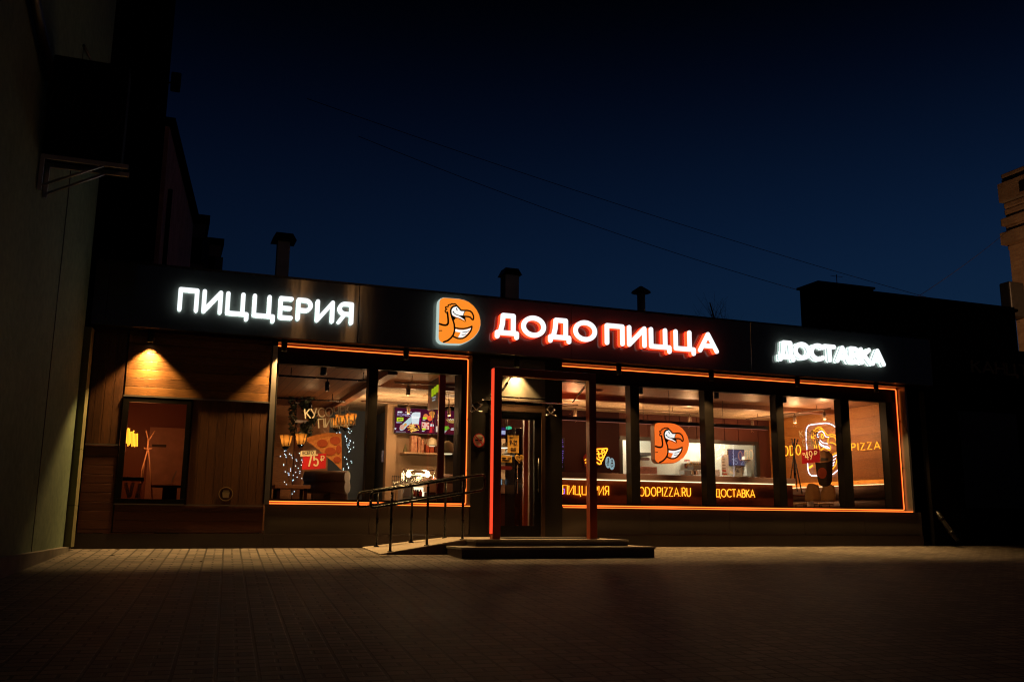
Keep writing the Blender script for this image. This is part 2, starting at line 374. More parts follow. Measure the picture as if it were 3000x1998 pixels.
M_CHIM = plain('chimney_render', (0.62, 0.68, 0.78), 0.8, 0, 0.2, 3, 0.3, 20)
M_ZINC = plain('dull_zinc', (0.4, 0.4, 0.42), 0.45, 0.6, 0.2, 4)
M_ROOF = plain('roof_felt', (0.008, 0.008, 0.008), 0.9, 0, 0.2, 2, spec=0.0)
M_RED = plain('red_print', (0.55, 0.02, 0.03), 0.4, 0, 0.05, 3)
M_CREAM = plain('cream_print', (0.75, 0.66, 0.5), 0.5, 0, 0.04, 3)
M_INK = plain('dark_ink', (0.02, 0.012, 0.012), 0.5)
M_ORPAINT = plain('orange_paint', (0.34, 0.06, 0.018), 0.35, 0, 0.06, 3)
def vinyl(name, col):
    m, ns, ls, b = new_mat(name)
    b.inputs['Base Color'].default_value = tuple(col) + (1,); b.inputs['Roughness'].default_value = 0.6
    t_ = N(ns, 'ShaderNodeBsdfTranslucent'); t_.inputs[0].default_value = tuple(col) + (1,)
    mx = N(ns, 'ShaderNodeMixShader'); mx.inputs[0].default_value = 0.55
    ls.new(b.outputs[0], mx.inputs[1]); ls.new(t_.outputs[0], mx.inputs[2]); ls.new(mx.outputs[0], ns['Material Output'].inputs[0]); return m
M_VINYL = vinyl('white_frosted_vinyl', (0.85, 0.8, 0.72))
M_YEL = plain('yellow_print', (0.75, 0.42, 0.08), 0.5, 0, 0.06, 4)
M_GLASS = glass('window_glass', 1.45)
M_GLASSK = glass('kitchen_glass', 1.6)
E_LET = glow('white_letter_glow', (0.93, 0.97, 1.0), 1.15)
E_LETRIM = glow('white_rim_glow', (0.66, 0.85, 0.79), 0.7)
E_REDRIM = glow('orange_rim_glow', (1.0, 0.06, 0.01), 2.4)
E_REDBACK = glow('red_back_glow', (1.0, 0.03, 0.012), 7.0)
E_WHTBACK = glow('white_back_glow', (0.72, 0.95, 0.88), 6.0)
E_ORANGE = glow('orange_panel_glow', (1.0, 0.27, 0.022), 1.0)
E_ORANGE2 = glow('deep_orange_panel_glow', (1.0, 0.17, 0.02), 1.0)
E_WHITE = glow('white_print_glow', (1.0, 0.98, 0.95), 1.0)
E_STRIP = glow('orange_tube_glow', (1.0, 0.19, 0.025), 2.2)
E_HALO = glow('red_halo_glow', (1.0, 0.04, 0.008), 0.8)  # red halo round the window tubes, made as a glowing sheath
E_POST = glow('red_tube_glow', (1.0, 0.06, 0.02), 1.2)
E_NEONY = glow('amber_neon', (1.0, 0.36, 0.02), 2.6)
E_NEONW = glow('cold_neon', (0.82, 0.8, 1.0), 2.6)
E_LED = glow('warm_led', (1.0, 0.72, 0.36), 2.2)
E_BULB = glow('bulb_glow', (1.0, 0.72, 0.4), 9.0)
E_HOT = glow('hot_bulb_glow', (1.0, 0.72, 0.38), 14.0)
E_FAIRY = glow('fairy_glow', (0.6, 0.85, 1.0), 3.0)
def translucent(name, col):
    m, ns, ls, b = new_mat(name); ns.remove(b)
    t_ = N(ns, 'ShaderNodeBsdfTranslucent'); t_.inputs[0].default_value = tuple(col) + (1,)
    ls.new(t_.outputs[0], ns['Material Output'].inputs[0]); return m
E_SHADE = translucent('amber_shade_glass', (0.34, 0.16, 0.035))
E_LAMP = glow('downlight_glow', (1.0, 0.75, 0.45), 3.5)

# ------------------------------------------------------------------ stroke lettering
def arc(cx, cy, rx, ry, a0, a1, n=14):
    return [(cx + rx * math.cos(math.radians(a0 + (a1 - a0) * i / n)), cy + ry * math.sin(math.radians(a0 + (a1 - a0) * i / n))) for i in range(n + 1)]
G = {
 'П': (.74, [[(0, 0), (0, 1), (.74, 1), (.74, 0)]]),
 'И': (.74, [[(0, 1), (0, 0), (.74, 1), (.74, 0)]]),
 'Ц': (.9, [[(0, 1), (0, 0), (.9, 0), (.9, -.24)], [(.7, 1), (.7, 0)]]),
 'Е': (.52, [[(.52, 1), (0, 1), (0, 0), (.52, 0)], [(0, .5), (.46, .5)]]),
 'Р': (.6, [[(0, 0), (0, 1)] + arc(.32, .73, .28, .27, 90, -90) + [(0, .46)]]),
 'Я': (.62, [[(.62, 0), (.62, 1)] + arc(.3, .73, .28, .27, 90, 270) + [(.62, .46)], [(.3, .46), (0, 0)]]),
 'Д': (.92, [[(.0, -.22), (0, 0), (.92, 0), (.92, -.22)], [(.14, 0), (.24, .5), (.27, 1), (.76, 1), (.76, 0)]]),
 'О': (.98, [arc(.49, .5, .49, .5, 90, 450, 36)]),
 'А': (.86, [[(0, 0), (.43, 1), (.86, 0)], [(.17, .3), (.69, .3)]]),
 'С': (.78, [arc(.49, .5, .49, .5, 48, 312, 26)]),
 'Т': (.72, [[(0, 1), (.72, 1)], [(.36, 1), (.36, 0)]]),
 'В': (.6, [[(0, 0), (0, 1)] + arc(.3, .76, .24, .24, 90, -90) + [(0, .52)], [(.3, .52)] + arc(.32, .26, .28, .26, 90, -90) + [(0, 0)]]),
 'К': (.66, [[(0, 0), (0, 1)], [(.62, 1), (.04, .48)], [(.2, .6), (.66, 0)]]),
 'У': (.72, [[(0, 1), (.36, .35)], [(.72, 1), (.3, .15), (.2, .02), (.06, 0)]]),
 'Ч': (.62, [[(0, 1), (0, .62)] + arc(.22, .62, .22, .24, 180, 270, 6) + [(.62, .4)], [(.62, 1), (.62, 0)]]),
 'Ы': (.88, [[(0, 1), (0, 0)] + arc(.3, .28, .26, .28, -90, 90) + [(0, .56)], [(.88, 1), (.88, 0)]]),
 'Г': (.5, [[(0, 0), (0, 1), (.5, 1)]]),
 'Н': (.7, [[(0, 0), (0, 1)], [(.7, 0), (.7, 1)], [(0, .5), (.7, .5)]]),
 'М': (.86, [[(0, 0), (0.06, 1), (.43, .25), (.8, 1), (.86, 0)]]),
 'Б': (.6, [[(.52, 1), (0, 1), (0, 0)] + arc(.32, .28, .28, .28, -90, 90) + [(0, .56)]]),
 'Ф': (.9, [arc(.45, .55, .45, .3, 90, 450, 28), [(.45, 1), (.45, 0)]]),
 'Й': (.74, [[(0, 1), (0, 0), (.74, 1), (.74, 0)], [(.22, 1.22), (.37, 1.15), (.52, 1.22)]]),
 'D': (.72, [[(0, 0), (0, 1), (.25, 1)] + arc(.25, .5, .47, .5, 90, -90, 18) + [(0, 0)]]),
 'I': (.04, [[(.02, 0), (.02, 1)]]),
 'Z': (.64, [[(.02, 1), (.62, 1), (0, 0), (.64, 0)]]),
 'R': (.6, [[(0, 0), (0, 1)] + arc(.3, .74, .28, .26, 90, -90) + [(0, .48)], [(.26, .48), (.6, 0)]]),
 'U': (.66, [[(0, 1), (0, .33)] + arc(.33, .33, .33, .33, 180, 360, 14) + [(.66, 1)]]),
 '.': (.06, [[(.03, 0.02), (.04, 0.02)]]),
 '-': (.4, [[(0, .45), (.4, .45)]]),
 '1': (.3, [[(0, .78), (.26, 1), (.26, 0)]]),
 '2': (.56, [arc(.28, .7, .28, .3, 160, -20, 12) + [(0, 0), (.58, 0)]]),
 '4': (.66, [[(.48, 0), (.48, 1), (0, .3), (.66, .3)]]),
 '5': (.58, [[(.54, 1), (.1, 1), (.05, .55)] + arc(.27, .32, .3, .32, 110, -140, 16)]),
 '6': (.6, [arc(.3, .3, .3, .3, 0, 360, 24), [(.02, .38), (.42, 1)]]),
 '7': (.58, [[(0, 1), (.58, 1), (.18, 0)]]),
 '9': (.6, [arc(.3, .7, .3, .3, 0, 360, 24), [(.58, .62), (.18, 0)]]),
 '₽': (.66, [[(.14, 0), (.14, 1)] + arc(.38, .72, .26, .28, 90, -90) + [(0, .44)], [(0, .22), (.48, .22)]]),
 ' ': (.3, []),
}
G['O'] = (.84, [arc(.42, .5, .42, .5, 90, 450, 32)]); G['P'] = G['Р']; G['A'] = G['А']
def layout(text, H, wdt, width, gap=.24, stroke=None):
    """letters as centre-line strokes in (u, v) metres, baseline v=0, total width `width`"""
    k = H - wdt
    adv = []; x = 0
    for ch in text:
        adv.append(x); x += G[ch][0] + gap
    total = x - gap
    sx = (width - wdt) / total
    return [[[(wdt / 2 + (a + q[0]) * sx, wdt / 2 + q[1] * k) for q in st] for st in G[ch][1]] for ch, a in zip(text, adv)]
def capsules(strokes, wdt, n=7):
    out = []
    for st in strokes:
        for a, b in zip(st, st[1:]):
            dx, dy = b[0] - a[0], b[1] - a[1]
            L = math.hypot(dx, dy)
            if L < 1e-7: continue
            th = math.atan2(dy, dx); p = []
            for c_, t0 in ((b, -PI / 2), (a, PI / 2)):
                for i in range(n + 1):
                    t = th + t0 + PI * i / n
                    p.append((c_[0] + math.cos(t) * wdt / 2, c_[1] + math.sin(t) * wdt / 2))
            out.append(p)
    return out
def ell(cx, cy, rx, ry, n=28): return [(cx + rx * math.cos(2 * PI * i / n), cy + ry * math.sin(2 * PI * i / n)) for i in range(n)]
def onplane(p0, p1):                    # baseline from p0 to p1 (world, same Y): (u, v, depth) -> world
    ax = (p1 - p0).normalized(); up = Vector((0, -1, 0)).cross(ax) * -1
    up = Vector((-ax.z, 0, ax.x))
    return lambda u, v, dd: p0 + ax * u + up * v + Vector((0, -dd, 0))
def pix(cr, Y): return lambda q: (lambda v: (v.x, v.z))(W(*cr(q), Y))
def flatY(Y): return lambda u, v, dd: Vector((u, Y - dd, v))
def thick(pts, wdt):
    return capsules([pts], wdt)
def decal_text(text, P0, P1, H, wdt, mat, parent, name='lettering', t=0.002, gap=.24, dd=0.0):
    mb = MB(); fn = onplane(P0, P1)
    for strokes in layout(text, H, wdt, (P1 - P0).length, gap): mb.flat(capsules(strokes, wdt, 4), fn, t + dd, dd) if strokes else None
    return obj(name, mb, mat, parent)

# ================================================================== GROUND
gm = MB(); SL = 0.0459
xs = [-220 + 20 * i for i in range(23)]; ys = [-60, -40, -20, -10, -5, 0.3, 40, 120, 260]
gz = lambda y: SL * min(y, 0.0)
grid = [[gm.bm.verts.new((x, y, gz(y))) for y in ys] for x in xs]
for i in range(len(xs) - 1):
    for j in range(len(ys) - 1): gm.bm.faces.new((grid[i][j], grid[i + 1][j], grid[i + 1][j + 1], grid[i][j + 1]))
struct('ground', gm, M_PAVE)

# ================================================================== PIZZERIA BUILDING
FY, FZ0, FZ1 = -0.35, 3.35, 4.38
NZ0, NZ1, GY = 0.70, 3.31, 0.42
XL, XR = -1.18, 15.35
B = thing('restaurant_building', 'low black clad restaurant with wood panelled left end and long glowing shop windows', 'building', (6.0, 0, 0))
# fascia
mb = MB(); seams = [XL, -0.98, 2.92, 6.85, 10.75, 14.6, XR]
for a, b_ in zip(seams, seams[1:]): mb.box(a + .003, b_ - .003, FY, FY + .05, FZ0, FZ1 - .03, .004)
fas = obj('fascia', mb, M_FASCIA, B)
mb = MB().box(XL, XR, FY - .015, FY + .4, FZ1 - .027, FZ1)
obj('fascia_capping', mb, M_BLACKM, fas)
mb = MB().box(XL, XR, FY + .055, .46, FZ0 + .012, FZ0 + .05)
obj('soffit', mb, M_FRAME, B)
mb = MB().box(XL, XR, FY + .42, 8.3, 4.18, 4.26)
obj('roof', mb, M_ROOF, B)
mb = MB().box(XR - .05, XR, FY + .055, .5, FZ0 + .055, FZ1 - .03); mb.box(XR - .06, XR - .01, .5, 8.3, 0, 4.18); mb.box(XL, XL + .06, .5, 8.3, 0, 4.18); mb.box(XL, XR, 8.3, 8.36, 0, 4.26)
obj('outer_wall', mb, M_DARKW, B)
# wood panelled left end
def planks(x0, x1, z0, z1, Y, pitch, vertical, gap=.005, t=.02):
    mb = MB(); mb.box(x0, x1, Y + t + .002, Y + t + .03, z0, z1)
    a0, a1 = (x0, x1) if vertical else (z0, z1)
    k = math.floor(a0 / pitch)
    while k * pitch < a1:
        a, b_ = max(a0, k * pitch), min(a1, (k + 1) * pitch)
        if b_ - a > .02:
            if vertical: mb.box(a + gap / 2, b_ - gap / 2, Y, Y + t, z0, z1, .0025)
            else: mb.box(x0, x1, Y, Y + t, a + gap / 2, b_ - gap / 2, .0025)
        k += 1
    return mb
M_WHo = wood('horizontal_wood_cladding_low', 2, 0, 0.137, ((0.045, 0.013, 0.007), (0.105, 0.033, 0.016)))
obj('wood_cladding', planks(-.63, 1.57, 2.33, 3.355, 0, .137, False), M_WH, B)
obj('wood_cladding', planks(-1.12, -.65, 1.56, 3.355, 0, .131, True), M_WV, B)
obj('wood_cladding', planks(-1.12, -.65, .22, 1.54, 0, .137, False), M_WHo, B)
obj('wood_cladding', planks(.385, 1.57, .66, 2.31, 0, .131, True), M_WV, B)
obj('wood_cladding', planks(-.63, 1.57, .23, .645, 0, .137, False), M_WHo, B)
mb = MB().box(XL, 1.6, -.012, .05, -.05, .215)
obj('base_strip', mb, M_BASE, B)
obj('base_strip', MB().box(1.603, 5.06, -.016, .05, -.05, .2), M_BASE, B); obj('base_strip', MB().box(6.76, 15.1, -.016, .05, -.05, .2), M_BASE, B)
mb = MB().box(-1.13, 1.58, .055, .13, .22, .66); mb.box(-1.13, -.64, .055, .13, .66, 3.36); mb.box(.37, 1.58, .055, .13, .66, 3.36); mb.box(-.64, .37, .055, .13, 2.31, 3.36)
obj('backing_wall', mb, M_BASE, B)
for q in ((-.645, 1.575, -.022, -.002, 2.306, 2.328), (-.645, .36, -.03, -.002, .645, .663), (.362, 1.575, -.014, -.002, .646, .66), (-1.12, -.65, -.014, -.002, 1.541, 1.558)):
    obj('cladding_trim', MB().box(*q), M_REVEAL, B)
# small window
win = obj('window', MB().box(-.635, .37, -.018, .05, .665, .735).box(-.635, .37, -.018, .05, 2.225, 2.304).box(-.635, -.55, -.018, .05, .737, 2.223).box(.30, .37, -.018, .05, .737, 2.223), M_FRAME, B)
obj('pane', MB().box(-.55, .30, .02, .026, .735, 2.225), M_GLASS, win)
# plinth below the big windows
mb = MB(); ed = [1.603, 3.3, 5.06]
for a, b_ in zip(ed, ed[1:]): mb.box(a + .003, b_ - .003, 0, .05, .203, NZ0 - .02, .003)
obj('plinth', mb, M_PLINTH, B)
mb = MB(); ed = [6.76, 8.6, 10.35, 12.1, 13.6, 15.1]
for a, b_ in zip(ed, ed[1:]): mb.box(a + .003, b_ - .003, 0, .05, .203, NZ0 - .02, .003)
obj('plinth', mb, M_PLINTH, B)
# reveals
def reveal(xa, xb):
    mb = MB().box(xa, xb, -.01, GY + .05, NZ0 - .02, NZ0)                   # sill
    mb.box(xa, xb, .0, GY + .05, NZ1 + .03, FZ0 + .01)                       # head
    mb.box(xb, xb + .05, -.01, GY + .05, NZ0 - .02, FZ0 + .01)
    return mb
obj('window_reveal', reveal(1.66, 5.08), M_REVEAL, B)
obj('window_reveal', reveal(6.81, 14.88), M_REVEAL, B)
obj('corner_post', MB().box(1.582, 1.66, -.02, GY + .05, NZ0 - .02, FZ0 + .01), M_REVEAL, B)
# glazing: dark head band, side bands, mullions, panes
def glazing(x0, x1, mull, nm):
    mb = MB()
    mb.box(x0, x1, .3, GY + .03, 3.03, NZ1 + .03); mb.box(x0, x1, .36, GY + .03, NZ0, .775)
    for a, b_ in mull: mb.box(a, b_, .24, GY + .03, .776, 3.03, .004)
    fr = obj('window_frame', mb, M_FRAME, B)
    xs_ = [x0] + [v for m in mull for v in m] + [x1]
    for a, b_ in zip(xs_[0::2], xs_[1::2]):
        if b_ - a > .2: obj('pane', MB().box(a, b_, GY, GY + .008, .775, 3.03), M_GLASS, fr)
    return fr
glazing(1.66, 5.08, [(1.66, 1.72), (3.26, 3.42), (4.95, 5.08)], '')
glazing(6.81, 14.88, [(6.81, 6.86), (8.36, 8.55), (10.02, 10.22), (11.72, 11.9), (13.36, 13.58), (14.57, 14.88)], '')
# entrance wall between the two windows
DX0, DX1, DZ0, DZ1, DY = 5.40, 6.47, .16, 2.45, -.005
mb = MB().box(5.06, DX0 - .004, -.02, .3, 0, 3.36); mb.box(DX1 + .004, 6.81, -.02, .5, 0, 3.36)
mb.box(4.99, 5.06, .48, .8, 0, 3.36)
obj('entrance_wall', mb, M_WALLDK, B)
obj('door_panel', MB().box(DX0 - .002, DX1 + .002, -.02, .3, DZ1 + .004, 2.615, .003), M_PLINTH, B); obj('door_panel', MB().box(DX0 - .002, DX1 + .002, -.02, .3, 2.64, 3.34, .003), plain('lit_grey_door_panel', (.1, .095, .085), .42, 0, .1, 2), B)  # upper panel coloured lighter to carry the brightness of the downlight
obj('panel_joint', MB().box(5.06, 5.38, -.024, -.021, 1.7, 1.706), M_BLACKM, B); obj('panel_joint', MB().box(DX0, DX1, -.01, .2, 2.616, 2.639), M_BLACKM, B)
dr = obj('door_frame', MB().box(DX0, DX0 + .07, -.035, DY + .1, DZ0, DZ1).box(DX1 - .07, DX1, -.035, DY + .1, DZ0, DZ1).box(DX0 + .07, DX1 - .07, -.035, DY + .1, DZ1 - .07, DZ1), plain('bronze_frame', (.07, .04, .025), .35, .5), B)
lf = obj('door', MB().box(DX0 + .075, DX0 + .2, DY, DY + .06, DZ0 + .01, DZ1 - .08).box(DX1 - .2, DX1 - .075, DY, DY + .06, DZ0 + .01, DZ1 - .08).box(DX0 + .2, DX1 - .2, DY, DY + .06, DZ0 + .01, .36).box(DX0 + .2, DX1 - .2, DY, DY + .06, 2.24, DZ1 - .08), M_FRAME, B)
obj('pane', MB().box(DX0 + .2, DX1 - .2, DY + .025, DY + .031, .36, 2.24), M_GLASS, lf)
obj('handle', MB().tube([(6.33, DY - .05, .95), (6.33, DY - .05, 1.55)], .014).tube([(6.33, DY - .05, 1.0), (6.33, DY, 1.0)], .01).tube([(6.33, DY - .05, 1.5), (6.33, DY, 1.5)], .01), M_BLACKM, lf)
# ---- interior shell
mb = MB().box(XL + .08, XR - .08, .5, 8.28, .10, .16)
obj('interior_floor', mb, M_FLOOR, B)
CZ = 3.1
obj('board_ceiling', MB().box(3.66, 6.3, .47, 1.95, CZ, CZ + .05), M_SLAT, B); obj('board_ceiling', MB().box(6.32, 15.05, .47, 2.4, CZ, CZ + .05), M_SLAT, B)
obj('board_ceiling', MB().box(1.58, 3.64, .47, 6.9, CZ - .02, CZ + .05), M_SLATY, B)
for q in ((3.64, 3.82, .47, 7.45, CZ - .12, CZ + .04), (3.83, 6.3, 1.95, 2.1, CZ - .14, CZ + .04), (6.32, 15.05, 2.4, 2.6, CZ - .1, CZ + .04)): obj('ceiling_beam', MB().box(*q), M_BEAM, B)
obj('plaster_ceiling', MB().box(3.83, 6.3, 2.1, 8.25, CZ, CZ + .05), M_CEIL, B); obj('plaster_ceiling', MB().box(6.32, 15.05, 2.6, 5.1, CZ, CZ + .05), M_CEIL, B)
mb = MB().box(8.1, 15.05, 5.1, 5.2, .16, .9)
XK0, XK1, KZ0, KZ1 = W(1822, 1288, 5.1).x, W(2212, 1300, 5.1).x, 1.25, 2.43
mb = MB()
k = 6.9
while k < 15.2:                                             # tall wall panels with open joints
    wd = random.choice((.42, .62, .5)); b_ = min(15.28, k + wd)
    if b_ < XK0 or k > XK1: mb.box(k, b_ - .018, 5.1, 5.14, .16, CZ)
    else:
        mb.box(k, b_ - .018, 5.1, 5.14, KZ1 + .09, CZ)
        mb.box(k, b_ - .018, 5.1, 5.14, .16, KZ0)
    k = b_
obj('panelled_back_wall', mb, M_PANEL, B)
mb = MB().box(6.4, XK0 - .1, 5.04, 5.055, .16, CZ - .002)
obj('dark_wall_section', mb, M_PANELDK, B)
mb = MB().box(6.9, XK0 - .06, 5.15, 5.2, .16, CZ).box(XK1 + .06, 15.285, 5.15, 5.2, .16, CZ).box(XK0 - .06, XK1 + .06, 5.15, 5.2, KZ1 + .1, CZ).box(XK0 - .06, XK1 + .06, 5.15, 5.2, .16, KZ0)
obj('inner_wall_core', mb, M_PANELDK, B)
hatch = obj('serving_hatch', MB().box(XK0 - .08, XK1 + .08, 5.06, 5.2, KZ1, KZ1 + .09).box(XK0 - .09, XK0, 5.06, 5.2, KZ0, KZ1).box(XK1, XK1 + .1, 5.06, 5.2, KZ0, KZ1), M_BLACK, B)
obj('pane', MB().box(XK0, XK1, 5.1, 5.108, KZ0, KZ1), M_GLASSK, hatch)
obj('kitchen_wall', MB().box(7.5, 15.28, 6.02, 6.1, .16, CZ).box(7.5, 7.56, 5.21, 6.019, .16, CZ).box(15.2, 15.28, 5.21, 6.019, .16, CZ).box(7.5, 15.28, 5.21, 6.1, CZ + .001, CZ + .05), M_KITCH, B)
mb = MB(); k = .16
while k < CZ - .02:
    mb.box(15.08, 15.11, .5, 5.09, k, min(k + .187, CZ), .002); k += .19
obj('oak_side_wall', mb, M_IWALL, B)
mb = MB(); k = .16
while k < CZ - .05:
    mb.box(1.58, 3.72, 6.9, 6.94, k, min(k + .187, CZ - .02), .002); k += .19
obj('oak_back_wall', mb, M_IWALLX, B)
obj('side_partition', MB().box(1.53, 1.58, .47, 8.28, .16, CZ), M_PANELDK, B)
obj('blue_wall', MB().box(3.66, 4.92, 7.5, 7.56, .16, CZ), M_BLUE, B)
obj('blue_partition', MB().box(4.88, 4.95, 6.0, 7.5, .16, W(1128, 1205, 6).z), M_BLUEDK, B)
obj('tan_pillar', MB().box(4.87, 5.10, 5.75, 5.99, .16, CZ), M_TAN, B)
obj('tan_back_wall', MB().box(5.1, 6.38, 6.0, 6.06, .16, CZ), M_TAN, B); obj('tan_back_wall', MB().box(6.38, 7.5, 8.0, 8.06, .16, CZ), M_TAN, B)
obj('inner_partition', MB().box(6.39, 6.46, 3.9, 5.03, .16, CZ), M_PANELDK, B)
# small room behind the little window
M_ROOMR = plain('russet_wall', (.2, .075, .04), .6, 0, .12, 1.2)
sr = obj('niche_wall', MB().box(-1.08, 1.5, 3.2, 3.26, .16, CZ).box(1.44, 1.5, .3, 3.2, .16, CZ).box(-1.08, -1.02, .3, 3.2, .16, CZ).box(-1.08, 1.5, .14, 3.26, 2.9, 2.95), M_ROOMR, B)
a, b_ = W(440, 1251, 3.18), W(534, 1390, 3.18)
nd = obj('inner_door', MB().box(a.x, a.x + .95, 3.15, 3.19, .16, a.z).box(a.x + .05, a.x + .9, 3.135, 3.15, .2, a.z - .06), plain('pale_pink_door', (.42, .26, .2), .5), B)
q0 = W(446, 1301, 3.12); q1 = W(487, 1310, 3.12)
obj('door_plate', MB().box(q0.x, q1.x, 3.12, 3.13, q1.z, q0.z), M_INK, nd)

# ================================================================== LIGHT STRIPS
def bend(pts, rad=.05, n=5):
    out = [Vector(pts[0])]
    for p, q, s_ in zip(pts, pts[1:], pts[2:]):
        p, q, s_ = Vector(p), Vector(q), Vector(s_)
        a, b_ = (p - q).normalized(), (s_ - q).normalized()
        A, D_ = q + a * rad, q + b_ * rad
        for i in range(n + 1):
            t = i / n; out.append(A * (1 - t) ** 2 + q * 2 * t * (1 - t) + D_ * t * t)
    out.append(Vector(pts[-1])); return out
t = thing('light_strip', 'orange glowing tube framing the two pane window left of the entrance', 'light strip', (1.7, .2, NZ0), 'orange tubes framing the windows')
obj('glow_tube', MB().tube(bend([(1.68, .2, NZ1), (5.05, .2, NZ1), (5.05, .2, NZ0 + .03), (1.68, .2, NZ0 + .03)], .03), .0085), E_STRIP, t)
obj('glow_tube', MB().tube([(1.66, -.022, NZ0 - .008), (5.06, -.022, NZ0 - .008)], .0075), E_STRIP, t)
obj('red_halo', MB().tube(bend([(1.68, .215, NZ1 + .004), (5.055, .215, NZ1 + .004), (5.055, .215, NZ0 + .026), (1.68, .215, NZ0 + .026)], .03), .0135), E_HALO, t)  # added tube that imitates the red fringe of light
for z_ in (2.2, 1.3): obj('clip', MB().box(5.05, 5.085, .185, .215, z_, z_ + .03), M_CHROME, t)
t = thing('light_strip', 'orange glowing tube framing the five pane window right of the entrance', 'light strip', (6.9, .2, NZ0), 'orange tubes framing the windows')
obj('glow_tube', MB().tube(bend([(6.83, .2, NZ1), (14.84, .2, NZ1), (14.84, .2, NZ0 + .03), (6.83, .2, NZ0 + .03)], .03), .0085), E_STRIP, t)
obj('glow_tube', MB().tube([(6.83, -.022, NZ0 - .008), (14.86, -.022, NZ0 - .008)], .0075), E_STRIP, t)
obj('red_halo', MB().tube(bend([(6.83, .215, NZ1 + .004), (14.845, .215, NZ1 + .004), (14.845, .215, NZ0 + .026), (6.83, .215, NZ0 + .026)], .03), .0135), E_HALO, t)
for z_ in (2.6, 1.6): obj('clip', MB().box(14.84, 14.878, .185, .215, z_, z_ + .03), M_CHROME, t)

# ================================================================== ILLUMINATED LETTER SIGNS
def letter_sign(text, x0, x1, z, H, sw, label, face, rim, back, depth, group, gap=.3):
    t = thing('letter_sign', label, 'sign', (x0, FY, z), group)
    fn = lambda u, v, dd: Vector((x0 + u, FY - dd, z + v))
    for strokes in layout(text, H, sw, x1 - x0, gap):
        if not strokes: continue
        L = obj('letter', MB().flat(capsules(strokes, sw, 8), fn, depth, depth - .022), face, t)
        obj('letter_rim', MB().flat(capsules(strokes, sw - .004, 6), fn, depth - .0225, .045), rim, L)
        obj('letter_backlight', MB().flat(capsules(strokes, sw * .92, 4), fn, .0445, .025), back, L)
    return t
letter_sign('ПИЦЦЕРИЯ', .04, 2.82, 3.64, .385, .068, 'white glowing letters reading ПИЦЦЕРИЯ on the black fascia', E_LET, E_LETRIM, E_WHTBACK, .085, 'glowing letter signs on the fascia', .34)
letter_sign('ДОДО', 5.31, 7.3, 3.66, .40, .088, 'thick white letters reading ДОДО with orange red sides beside the round emblem', E_LET, E_REDRIM, E_REDBACK, .16, 'glowing letter signs on the fascia', .33)
letter_sign('ПИЦЦА', 7.46, 9.9, 3.635, .41, .088, 'thick white letters reading ПИЦЦА with orange red sides on the black fascia', E_LET, E_REDRIM, E_REDBACK, .16, 'glowing letter signs on the fascia', .33)
letter_sign('ДОСТАВКА', 11.32, 14.0, 3.66, .37, .094, 'white glowing letters reading ДОСТАВКА at the right end of the fascia', E_LET, E_LETRIM, E_WHTBACK, .11, 'glowing letter signs on the fascia', .2)

# ---- bird emblem (shared by the fascia sign and the hanging sign)
LP = pix(cLogo, FY - .2)
OUT = [(180, 260), (190, 200), (225, 150), (300, 125), (500, 140), (750, 160), (900, 195), (1020, 250), (1140, 345), (1240, 470), (1310, 610), (1345, 760), (1348, 900), (1312, 1040), (1240, 1160), (1140, 1270), (1020, 1350), (900, 1405), (800, 1435), (500, 1428), (280, 1410), (215, 1375), (170, 1320), (155, 1250), (170, 700)]
FACE = [(497, 480), (520, 420), (565, 378), (640, 362), (690, 388), (770, 490), (900, 515), (868, 570), (850, 637), (760, 650), (800, 690), (860, 715), (890, 750), (868, 764), (760, 708), (650, 678), (560, 635), (512, 580), (498, 520)]
WING = [(620, 1020), (740, 1042), (860, 1043), (980, 1020), (1082, 985), (1030, 1080), (1020, 1090), (975, 1150), (930, 1190), (900, 1225), (830, 1262), (705, 1265), (780, 1122), (620, 1092)]
LINES = [([(395, 545), (345, 545), (330, 505), (352, 468), (385, 455), (345, 432), (340, 395), (375, 382), (420, 378), (420, 335), (455, 318), (490, 325), (505, 300), (545, 296), (572, 310), (600, 296), (640, 312), (665, 350)], 28),
 ([(395, 545), (408, 640), (420, 760), (420, 850), (395, 895), (345, 912), (260, 903), (172, 872)], 44), ([(163, 1068), (235, 1066)], 20),
 ([(665, 350), (720, 405), (790, 485), (870, 490), (960, 487), (1050, 507), (1110, 560), (1145, 640), (1150, 720), (1132, 755), (1100, 742), (1060, 688), (990, 665), (860, 655)], 36),
 ([(905, 510), (870, 570), (855, 640)], 16), ([(640, 357), (565, 373), (512, 425), (490, 490), (496, 560), (520, 660), (562, 780), (592, 880), (602, 980), (600, 1080), (568, 1185), (505, 1270), (410, 1350), (290, 1395)], 40),
 ([(565, 525), (590, 568), (640, 603), (700, 627), (760, 641), (855, 643)], 18), ([(548, 540), (580, 515)], 12),
 ([(612, 985), (740, 1010), (860, 1014), (980, 992), (1100, 945), (1095, 1005), (1060, 1095), (1000, 1170), (925, 1242), (840, 1285), (760, 1295), (680, 1285), (570, 1237)], 36),
 ([(835, 1115), (940, 1105), (1020, 1078)], 14), ([(815, 1185), (870, 1185), (930, 1172)], 14), ([(655, 425), (672, 470), (676, 485)], 20), ([(600, 385), (612, 372)], 10)]
DARK = [[(500, 560), (560, 640), (650, 682), (760, 712), (865, 768), (938, 828), (905, 690), (860, 650), (760, 645), (860, 715), (890, 750), (868, 764), (760, 708), (900, 800), (860, 800), (760, 730), (620, 710), (590, 740)],
 [(700, 628), (760, 640), (860, 640), (910, 690), (935, 830), (885, 748), (800, 690)], [(510, 600), (560, 645), (640, 690), (760, 720), (850, 775), (915, 838), (820, 770), (700, 715), (620, 715), (600, 760), (560, 760)]]
DARK = DARK[1:]
